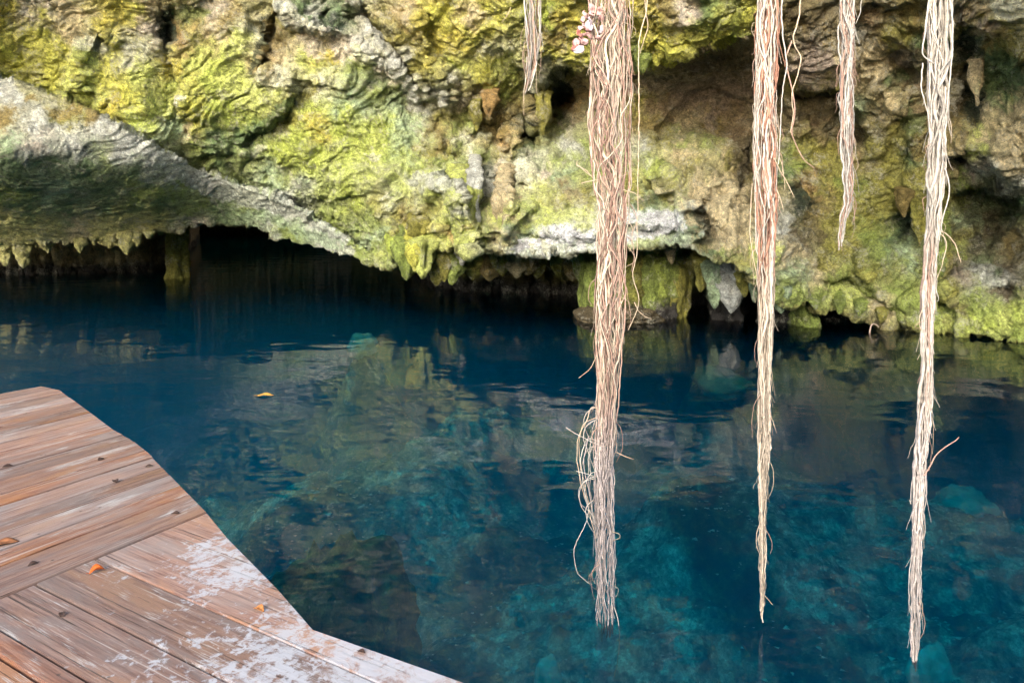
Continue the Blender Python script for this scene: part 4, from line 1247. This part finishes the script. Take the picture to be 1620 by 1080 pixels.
def root_bundle(label, D, spine, n, zt=6.3, rmin=0.0019, rmax=0.0062, tone=None, seed=0, strays=(), wet=None, endspread=0.5, wig=1.0, spread=0.86):
    """spine: (y px, centre x px, half width px) from the top of the frame down"""
    r = np.random.default_rng(seed + 100)
    sy, sx, sw = np.array(spine, float).T
    sw = sw * spread
    yend = sy[-1]
    root = empty('hanging_root', (0, 0, 0))
    base = P(sx[0], -1000, D)
    tag(root, label, 'root', 'aerial roots hanging over the pool')
    ytop = 320 - (zt - CAMZ) * F / D
    VV, FF, CC, base_i = [], [], [], 0
    thick = []
    for k in range(n):
        big = r.random() < 0.2
        rad = r.uniform(0.5, 1.0) * rmax if big else r.uniform(rmin, rmax * 0.6)
        u = r.random()
        ye = yend - (r.uniform(-8, 30) if u < 0.3 else (r.random() ** 1.4) * (yend - sy[0]) * endspread)
        ys = np.concatenate([np.linspace(ytop, -30, 10, endpoint=False), np.arange(-30, max(ye, 0), 6.0)])
        a0, rr = r.uniform(0, 2 * math.pi), math.sqrt(r.random()) * (r.uniform(1.05, 1.4) if r.random() < 0.13 else 1.0)
        tw = r.normal() * 0.004
        wa = r.uniform(0.6, 3.4)
        cx = np.interp(ys, sy, sx)
        hw = np.interp(ys, sy, sw)
        ang = a0 + tw * ys + wobble(ys, k + seed, 1.7, 240)
        lat = rr * np.cos(ang)
        dep = rr * np.sin(ang)
        X = cx + hw * lat * 1.0 + wobble(ys, k + 40 + seed, wa * wig, r.uniform(35, 90)) + wobble(ys, k + 90 + seed, 0.45 * wa * wig, r.uniform(10, 20))
        Dd = D + (hw * dep + wobble(ys, k + 130 + seed, 2.0, 50)) * D / F
        X = X + wobble(ys, k + 200 + seed, r.uniform(0.8, 3.0), 18) * sstep(520, 760, ys)
        path = P(X, ys, Dd)
        rads = rad * (1 - 0.45 * sstep(0.75, 1.0, np.linspace(0, 1, len(ys)))) * (1 + 0.12 * noise(np.stack([ys / 9, 0 * ys + k, 0 * ys], -1)))
        V, f = tube(path, rads, 6 if big else 4)
        tcol = tone(r, lat.mean(), ys) * (r.uniform(0.5, 0.85) if r.random() < 0.35 else r.uniform(0.9, 1.12))
        tcol = tcol * (1 + 0.18 * noise(np.stack([ys / 25, 0 * ys + k * 2.1, 0 * ys + 1], -1)))[:, None]
        if wet is not None:
            wt = sstep(wet - 28, wet - 4, ys)[:, None]
            tcol = tcol * (1 - r.uniform(0.3, 0.85) * wt)
        cc = np.repeat(tcol, 6 if big else 4, axis=0)
        if big:
            thick.append((V, f, cc))
        else:
            VV.append(V)
            FF.append(f + base_i)
            CC.append(cc)
            base_i += len(V)
        # short side rootlets
        for _ in range(r.integers(1, 8)):
            if len(ys) < 40:
                continue
            i0 = r.integers(14, len(ys) - 12)
            L = r.integers(5, 12)
            sgn = r.choice([-1, 1])
            sp = path[i0:i0 + L].copy()
            q = np.linspace(0, 1, L)
            sp[:, 0] += sgn * q ** 1.2 * r.uniform(0.004, 0.03)
            sp[:, 1] -= q * r.uniform(-0.02, 0.03)
            sp[:, 0] += 0.003 * noise(np.stack([q * 5, 0 * q + k, 0 * q + i0], -1))
            V, f = tube(sp, np.linspace(rmin * 0.8, rmin * 0.35, L), 4)
            VV.append(V)
            FF.append(f + base_i)
            CC.append(np.repeat(tcol[i0:i0 + L], 4, axis=0))
            base_i += len(V)
    o = mesh_obj('fine_rootlets', np.concatenate(VV), np.concatenate(FF), ROOT, root, colors=np.clip(np.concatenate(CC), 0.01, 0.8))
    o['kind'] = 'stuff'
    for V, f, cc in thick:
        mesh_obj('root_strand', V, f, ROOT, root, colors=np.clip(cc, 0.01, 0.8))
    strays = list(strays)
    for _ in range(int(n * 0.32)):
        y0 = r.uniform(30, yend - 30)
        x0 = np.interp(y0, sy, sx)
        w0 = np.interp(y0, sy, sw)
        sg = r.choice([-1, 1])
        L = r.uniform(14, 70)
        out_ = r.uniform(2, 14)
        p_ = [(x0 + sg * w0 * 0.5, y0)]
        p_.append((x0 + sg * (w0 + out_ * 0.6), y0 + L * 0.35 * r.uniform(0.3, 1.2)))
        p_.append((x0 + sg * (w0 + out_ * r.uniform(0.2, 1.1)), y0 + L * 0.7))
        p_.append((x0 + sg * (w0 * r.uniform(0.4, 1.1) + out_ * r.uniform(-.3, 1.0)), y0 + L))
        strays.append((p_, r.uniform(0.0011, 0.0021), r.uniform(-0.04, 0.04), tuple((CREAM if r.random() < .5 else PINK) * r.uniform(.7, 1.1))))
    if seed == 1:
        for _ in range(9):
            y0 = r.uniform(640, 760)
            L = r.uniform(60, 190)
            o_ = r.uniform(10, 36)
            xa = np.interp(y0, sy, sx) - 14
            xb = np.interp(y0 + L, sy, sx) - 10
            p_ = [(xa, y0), (xa - o_ * 0.6, y0 + L * 0.06), (xa - o_ * r.uniform(.7, 1), y0 + L * 0.3), (xa - o_ * r.uniform(.4, .95), y0 + L * 0.6), (xb - 2, y0 + L)]
            strays.append((p_, r.uniform(0.0014, 0.0024), r.uniform(-0.03, 0.03), tuple(WHITE * r.uniform(.65, 1.0))))
    for pts, rad, dd, colr in strays:
        pts = np.array(pts, float)
        s = np.concatenate([[0], np.cumsum(np.hypot(*np.diff(pts, axis=0).T))])
        m = max(6, int(s[-1] / 4))
        ss = np.linspace(0, s[-1], m)
        # smooth through the points
        x = np.interp(ss, s, pts[:, 0])
        y = np.interp(ss, s, pts[:, 1])
        ker = np.array([1, 2, 3, 4, 3, 2, 1.]) / 16
        if m > 9:
            x = np.concatenate([x[:3], np.convolve(x, ker, 'valid'), x[-3:]])
            y = np.concatenate([y[:3], np.convolve(y, ker, 'valid'), y[-3:]])
        x = x + wobble(ss, pts[0, 0] + pts[0, 1], 1.3, 22)
        path = P(x, y, D + dd + 0 * x)
        V, f = tube(path, np.linspace(rad, rad * 0.5, m), 6)
        c_ = np.array(colr) * (1 + 0.2 * noise(np.stack([ss / 20, 0 * ss + rad * 999, 0 * ss], -1)))[:, None]
        mesh_obj('stray_root', V, f, ROOT, root, colors=np.clip(np.repeat(c_, 6, axis=0), 0.01, 0.8))
    return root


def tone1(r, lat, ys):
    b = CREAM * 0.8 + WHITE * 0.4 if r.random() < 0.7 else PINK * 1.1
    mid = RED * 0.5 + PINK * 0.5
    k = (sstep(60, 240, ys) * sstep(620, 420, ys))[:, None] * r.uniform(0, 0.6) * (r.random() < 0.5)
    low = sstep(600, 760, ys)[:, None]
    c = b * r.uniform(0.8, 1.1)
    c = c * (1 - k) + mid * k
    return c * (1 - low) + (LILAC * 0.7 + WHITE * 0.3) * r.uniform(0.75, 1.1) * low


def tone2(r, lat, ys):
    redd = (r.random() < 0.6) if lat < 0.1 else (r.random() < 0.25)
    a = (RED * 0.55 + PINK * 0.45) * r.uniform(0.85, 1.35) if redd else (WHITE * 0.7 + CREAM * 0.3) * r.uniform(0.85, 1.1)
    low = sstep(380, 500, ys)[:, None]
    return a * (1 - low) + (CREAM * 0.6 + WHITE * 0.4) * r.uniform(0.75, 1.1) * low


def tone3(r, lat, ys):
    a = WHITE if r.random() < 0.75 else PINK
    return np.broadcast_to(a * r.uniform(0.8, 1.1), (len(ys), 3)).copy()


def tone4(r, lat, ys):
    a = (WHITE * 0.8 + CREAM * 0.2) * r.uniform(0.85, 1.12)
    k = (sstep(330, 430, ys) * sstep(700, 560, ys))[:, None] * r.uniform(0, 0.8) * (r.random() < 0.5)
    low = sstep(600, 760, ys)[:, None]
    c = a * (1 - k) + (RED * 0.4 + PINK * 0.6) * k
    return c * (1 - 0.7 * low) + (LILAC * 0.6 + WHITE * 0.4) * 0.7 * low


CR = tuple(CREAM)
WH = tuple(WHITE)
root_bundle('thickest bundle of cream and pink roots reaching into the water', 3.42,
            [(-30, 966, 40), (100, 966, 40), (200, 964, 37), (300, 968, 33), (400, 967, 28), (500, 965, 27), (600, 962, 20), (700, 958, 18), (800, 955, 18), (900, 957, 19), (990, 957, 17), (1012, 956, 13)],
            64, tone=tone1, seed=1, spread=0.92, wet=1008, endspread=0.75, strays=[
        ([(1026, -30), (1022, 20), (1012, 55), (1010, 90), (1011, 200), (1009, 300), (1008, 400), (1000, 435), (1008, 460), (1012, 480), (1000, 510), (994, 522)], 0.0032, -0.02, CR),
        ([(1014, -30), (1026, 40), (1012, 85)], 0.003, 0.0, CR),
        ([(1003, 478), (1010, 492), (1022, 502), (1030, 504)], 0.0022, 0, CR),
        ([(950, 650), (935, 640), (928, 668), (914, 690), (912, 725), (920, 770), (934, 815), (942, 850)], 0.0024, -0.02, CR),
        ([(948, 700), (930, 690), (918, 720), (924, 775), (932, 800), (926, 830), (908, 865), (910, 905), (932, 922)], 0.0024, 0.01, WH),
        ([(945, 660), (922, 668), (915, 700), (918, 740), (930, 790), (944, 830)], 0.002, 0.02, CR),
        ([(895, 676), (910, 686), (930, 696), (948, 704)], 0.0022, -0.03, WH),
        ([(932, 690), (922, 730), (935, 790), (940, 830)], 0.002, 0, LILAC),
        ([(912, 745), (930, 750), (950, 755)], 0.002, -0.02, WH),
        ([(944, 560), (938, 580), (925, 590), (915, 598)], 0.002, 0.0, CR),
        ([(975, 715), (990, 722), (1002, 726)], 0.002, 0, CR),
        ([(972, 960), (980, 985), (981, 1020), (972, 1070)], 0.0022, -0.02, WH),
        ([(912, 260), (930, 275), (950, 290)], 0.002, -0.04, CR),
        ([(914, 255), (912, 262), (930, 270), (955, 305)], 0.002, -0.04, CR),
        ([(920, 290), (940, 285), (985, 280), (1003, 268)], 0.002, -0.05, CR),
        ([(985, 300), (1003, 305), (1018, 318)], 0.002, -0.05, CR),
        ([(940, 790), (925, 800), (930, 830), (945, 850)], 0.0018, 0, WH),
    ])
root_bundle('bundle of white roots with rusty red strands along one side', 3.38,
            [(-30, 1218, 21), (60, 1214, 22), (150, 1211, 22), (250, 1211, 23), (320, 1213, 22), (400, 1211, 17), (500, 1213, 14), (600, 1209, 12), (700, 1209, 11), (780, 1207, 8), (850, 1206, 6), (930, 1206, 5), (980, 1205, 2)],
            62, tone=tone2, seed=2, endspread=0.85, rmax=0.0055, strays=[
        ([(1268, -30), (1264, 30), (1252, 65), (1268, 90), (1262, 120), (1252, 150), (1255, 185), (1250, 210)], 0.0038, -0.02, CR),
        ([(1252, 65), (1242, 95), (1250, 130), (1258, 165), (1255, 200), (1252, 215), (1262, 235), (1272, 255), (1288, 266)], 0.0034, -0.02, tuple(PINK)),
        ([(1236, -30), (1238, 60), (1246, 100), (1238, 140), (1235, 190), (1232, 260)], 0.0036, -0.03, WH),
        ([(1225, 250), (1235, 270), (1245, 290), (1256, 312)], 0.0026, -0.03, CR),
        ([(1228, 300), (1236, 320), (1240, 332)], 0.0026, -0.03, CR),
        ([(1190, 290), (1188, 320), (1186, 370), (1192, 410), (1200, 450), (1204, 490)], 0.0024, 0, CR),
        ([(1204, 930), (1210, 942), (1222, 956)], 0.0022, 0, CR),
        ([(1224, 230), (1238, 262), (1242, 300)], 0.0024, 0, CR),
    ])
root_bundle('short tangle of white roots tapering to a curled tip above the water', 4.0,
            [(-30, 1341, 14), (60, 1340, 14), (150, 1338, 13), (220, 1339, 13), (290, 1342, 9), (320, 1343, 8), (340, 1336, 7), (365, 1332, 4), (392, 1329, 3)],
            46, tone=tone3, seed=3, endspread=0.6, rmax=0.0055, wig=1.6, strays=[
        ([(1364, -30), (1362, 20), (1354, 38)], 0.003, 0, WH),
        ([(1350, 40), (1356, 60), (1360, 70)], 0.0026, 0, WH),
    ])
root_bundle('long bundle of white roots with a forked twig low down', 3.13,
            [(-30, 1487, 19), (60, 1484, 20), (150, 1484, 20), (220, 1484, 18), (300, 1480, 15), (400, 1474, 12), (500, 1468, 11), (600, 1466, 13), (680, 1462, 13), (740, 1455, 12), (800, 1453, 9), (900, 1450, 9), (1000, 1448, 9), (1040, 1447, 6), (1062, 1447, 2)],
            46, tone=tone4, seed=4, endspread=0.7, rmax=0.0068, strays=[
        ([(1462, 752), (1472, 735), (1484, 715), (1498, 704), (1508, 700), (1517, 691)], 0.0034, -0.02, tuple(PINK)),
        ([(1470, 0), (1462, 60), (1458, 90), (1470, 95), (1484, 105), (1488, 130)], 0.004, -0.03, WH),
        ([(1500, -20), (1507, 30), (1507, 80), (1500, 150), (1495, 200)], 0.0042, -0.03, WH),
        ([(1460, 100), (1456, 140), (1468, 180), (1472, 220)], 0.003, -0.02, WH),
        ([(1494, 265), (1502, 290), (1500, 320), (1490, 350), (1486, 380)], 0.0032, -0.02, WH),
        ([(1488, 366), (1500, 370), (1512, 388), (1520, 415)], 0.0026, -0.02, CR),
        ([(1488, 370), (1498, 380), (1496, 400), (1490, 420), (1482, 440)], 0.0022, -0.02, CR),
        ([(1448, 745), (1440, 775), (1442, 800), (1438, 790)], 0.0022, 0, WH),
        ([(1446, 860), (1438, 900), (1438, 950), (1444, 1000)], 0.0024, 0, WH),
        ([(1480, 455), (1486, 475), (1480, 478)], 0.002, 0, WH),
    ])
root_bundle('shortest wisp of pale roots ending against the yellow moss', 4.2,
            [(-30, 840, 16), (30, 842, 15), (70, 842, 13), (100, 840, 9), (130, 836, 4), (152, 829, 2)],
            30, tone=tone3, seed=5, endspread=0.75, rmax=0.005, strays=[
        ([(834, 90), (832, 125), (828, 140), (829, 160)], 0.0024, 0, WH),
        ([(808, 12), (802, 25), (794, 36)], 0.0018, 0, CR),
    ])


# ------------------------------------------------------------------ dried bracts caught on the thick roots
def dried_cluster():
    root = empty('dried_flower_cluster', (0, 0, 0))
    tag(root, 'pale pink dried petals clinging to the thickest roots', 'dried flowers')
    r = np.random.default_rng(5)
    spots = [(918, 78), (912, 66), (921, 60), (915, 52), (928, 55), (924, 42), (932, 32), (922, 30), (935, 22), (929, 46), (948, 20), (950, 28), (952, 45), (948, 60), (936, 12), (909, 76), (926, 66), (919, 44), (931, 40), (925, 22)]
    for i, (px, py) in enumerate(spots):
        c = P(px, py, 3.36 - 0.02 * r.random())
        n = 9
        u, v = np.meshgrid(np.linspace(-1, 1, n), np.linspace(0, 1, n))
        w = np.sin(np.clip(v * 0.85 + 0.12, 0, 1) * math.pi) ** 0.7
        sz = r.uniform(0.028, 0.045)
        x = u * w * 0.5
        z = -(v - 0.35) * 1.2
        y = -0.2 * (1 - u ** 2) + 0.16 * np.sin(u * 5 + i) * v + 0.1 * np.sin(v * 9 + i)
        V = np.stack([x, y, z], -1) * sz
        a, b, g = r.normal() * 0.9, r.normal() * 0.6, r.normal() * 1.2
        R = (np.array([[math.cos(g), 0, math.sin(g)], [0, 1, 0], [-math.sin(g), 0, math.cos(g)]])
             @ np.array([[math.cos(a), -math.sin(a), 0], [math.sin(a), math.cos(a), 0], [0, 0, 1]])
             @ np.array([[1, 0, 0], [0, math.cos(b), -math.sin(b)], [0, math.sin(b), math.cos(b)]]))
        V = V.reshape(-1, 3) @ R.T + c
        base = np.array([0.5, 0.31, 0.29]) if i % 3 else (np.array([0.36, 0.13, 0.10]) if i % 2 else np.array([0.56, 0.48, 0.52]))
        col = base * (1 + 0.25 * r.normal(size=(len(V), 1)) * 0.4)
        o = mesh_obj('petal', V, grid_faces(n, n), LEAF, root, colors=np.clip(col, .05, .8))
        so_ = o.modifiers.new('thick', 'SOLIDIFY')
        so_.thickness = 0.0012


dried_cluster()


# ------------------------------------------------------------------ fallen leaves
def leaf(name, label, pos, size, ang, colr, curl=0.15, group=None, tilt=0.0):
    n, m = 13, 7
    v, u = np.meshgrid(np.linspace(0, 1, n), np.linspace(-1, 1, m), indexing='ij')
    w = 0.32 * np.sin(np.clip(v, 0, 1) ** 0.8 * math.pi) ** 0.9 + 0.01
    x = (v - 0.5)
    y = u * w
    z = curl * (u * u * w * 1.6 + 0.35 * np.sin(v * 3.1) - 0.1) + 0.02 * np.sin(v * 9 + u * 3)
    V = np.stack([x, y, z], -1) * size
    col = np.array(colr) * (1 + 0.25 * noise(np.stack([v * 4, u * 2, 0 * u + size * 77], -1)))[..., None] * (1 - 0.35 * (np.abs(u) < 0.05))[..., None]
    zmin = V[..., 2].min()
    V[..., 2] -= zmin
    o = mesh_obj(name, V.reshape(-1, 3), grid_faces(n, m), LEAF, colors=np.clip(col, .01, .8).reshape(-1, 3))
    o.location = pos
    o.rotation_euler = (tilt, 0, ang)
    md = o.modifiers.new('thick', 'SOLIDIFY')
    md.thickness = 0.0012
    md.offset = 1
    # stalk
    s = np.linspace(0, 1, 6)
    path = np.stack([-0.5 * size - 0.18 * size * s, 0.04 * size * s * s, 0 * s + 0.002 + curl * size * 0.1 - zmin * 0.3], -1)
    Vt, ft = tube(path, 0.018 * size, 5)
    mesh_obj('stalk', Vt, ft, LEAF, o, colors=np.broadcast_to(np.array(colr) * 0.6, (len(Vt), 3)))
    return tag(o, label, 'leaf', group)


q = on_plane(420, 626, 0.0)
leaf('floating_leaf', 'yellow brown leaf floating alone on the dark water', (q[0], q[1], 0.001), 0.17, 0.1, (0.55, 0.30, 0.06), 0.10)
q = on_plane(154, 905, DZ)
leaf('fallen_leaf', 'bright orange curled leaf lying on a near deck board', (q[0], q[1], DZ + 0.002), 0.06, 0.7, (0.55, 0.12, 0.02), 0.5)
q = on_plane(410, 966, DZ)
leaf('fallen_leaf', 'small orange leaf on the white painted boards by the deck edge', (q[0], q[1], DZ + 0.002), 0.05, -0.5, (0.5, 0.2, 0.06), 0.35)
q = on_plane(8, 860, DZ)
leaf('fallen_leaf', 'flat rust brown leaf on the reddish far boards', (q[0], q[1], DZ + 0.002), 0.11, 0.4, (0.25, 0.10, 0.04), 0.1)


for i, (lx, ly, ls) in enumerate(((12, 738, .05), (160, 727, .045), (182, 762, .05), (277, 813, .04), (52, 893, .04), (98, 973, .035), (572, 1032, .03), (236, 668 + 70, .04))):
    q = on_plane(lx, ly, DZ)
    leaf('leaf_scrap', 'small dark dried leaf scrap lying on the deck boards', (q[0], q[1], DZ + 0.002), ls, 0.5 + 0.9 * i, (0.07, 0.04, 0.03), 0.25, group='dark leaf scraps on the deck')


# ------------------------------------------------------------------ pale stones under water
def stone(px, py, ztop, wpx, asp, label, seed, h=0.5, pig='WB'):
    c = on_plane(px, py, ztop)
    rx = wpx * 0.5 * c[1] / F
    zb = float(bed_height(np.array([c[0]]), np.array([c[1]]))[0])
    c = on_plane(px, py, ztop)
    for _ in range(0 if ztop > -0.95 else 12):
        c = on_plane(px, py, float(bed_height(np.array([c[0]]), np.array([c[1]]))[0]) + 0.1)
    ztop = c[2]
    rx = wpx * 0.5 * c[1] / F
    hh = 0.22
    o = boulder('submerged_stone', (c[0], c[1], ztop - 0.08), (rx, rx * asp, hh), pig, None, STONE, sub=4, amp=0.22, seed=seed)
    return tag(o, label, 'stone', 'pale stones lying under the water')


stone(573, 541, -0.5, 44, 1.6, 'pale turquoise stone glowing under water before the dripstones', 1.0)
stone(866, 1067, -1.4, 40, 0.9, 'bright turquoise stone under water beside the thickest roots', 2.0)
stone(1525, 797, -1.5, 90, 0.8, 'wide pale stone under water beyond the forked twig', 3.0)
stone(1470, 1052, -1.2, 70, 0.6, 'pale stone under water where the long white roots dip in', 4.0)
stone(1140, 600, -0.9, 80, 1.6, 'dim turquoise stone under water below the sandy rock nose', 5.0, pig='GG')

bc = on_plane(535, 905, -0.75)
o = boulder('submerged_boulder', (bc[0] - 0.1, bc[1] + 0.15, -1.65), (0.6, 0.75, 0.85), 'DG', None, BED, sub=5, amp=0.3, seed=12.0, cvar=0.6)
tag(o, 'dark green speckled boulder under water beside the deck corner', 'boulder')

# twig caught at the foot of the right wall
tq = on_plane(1372, 522, 0.02)
s = np.linspace(0, 1, 14)
path = np.stack([tq[0] - 0.02 + 0.14 * s ** 2, tq[1] - 0.12 + 0 * s, -0.03 + 0.17 * np.sin(s * 2.4)], -1)
V, f = tube(path, np.linspace(0.014, 0.006, 14), 6)
tag(mesh_obj('twig', V, f, ROOT, colors=np.broadcast_to(np.array([0.4, 0.3, 0.24]), (len(V), 3))), 'small bent bare twig sticking out of the water by the rock foot', 'twig')


# debris flecks resting on the bed: uncountable
def debris():
    r = np.random.default_rng(9)
    VV, FF = [], []
    k = 0
    base = np.array([[1, 0, 0], [-.5, .87, 0], [-.5, -.87, 0], [0, 0, .5], [0, 0, -.5]])
    fb = np.array([[0, 1, 3], [1, 2, 3], [2, 0, 3], [1, 0, 4], [2, 1, 4], [0, 2, 4]])
    n = 15000
    x = r.uniform(-5, 9, n)
    y = r.uniform(2.5, 15, n)
    cl = noise(np.stack([x * 0.8, y * 0.8, 0 * x], -1)) + sum(0.8 * np.exp(-(((x - mx) / rx_) ** 2 + ((y - my) / ry_) ** 2)) for mx, my, rx_, ry_, hh in MOUNDS)
    keep = cl > r.uniform(-0.2, 0.7, n)
    x, y = x[keep], y[keep]
    z = bed_height(x, y)
    for i in range(len(x)):
        sz = r.uniform(0.008, 0.024) * (2.4 if r.random() < 0.06 else 1)
        a = r.uniform(0, 6.28)
        V = base * sz * np.array([r.uniform(.7, 1.8), 1, 0.6])
        V = np.stack([V[:, 0] * math.cos(a) - V[:, 1] * math.sin(a), V[:, 0] * math.sin(a) + V[:, 1] * math.cos(a), V[:, 2]], -1) + np.array([x[i], y[i], z[i] + 0.01])
        VV.append(V)
        FF.append(fb + k)
        k += 5
    V = np.concatenate(VV)
    o = mesh_obj('bed_debris', V, np.concatenate(FF), STONE, colors=np.broadcast_to(np.array([0.85, 0.84, 0.76]), (len(V), 3)), smooth=False)
    tag(o, 'pale flecks of shell and stone littering the pool bed', 'debris', None, 'stuff')


debris()
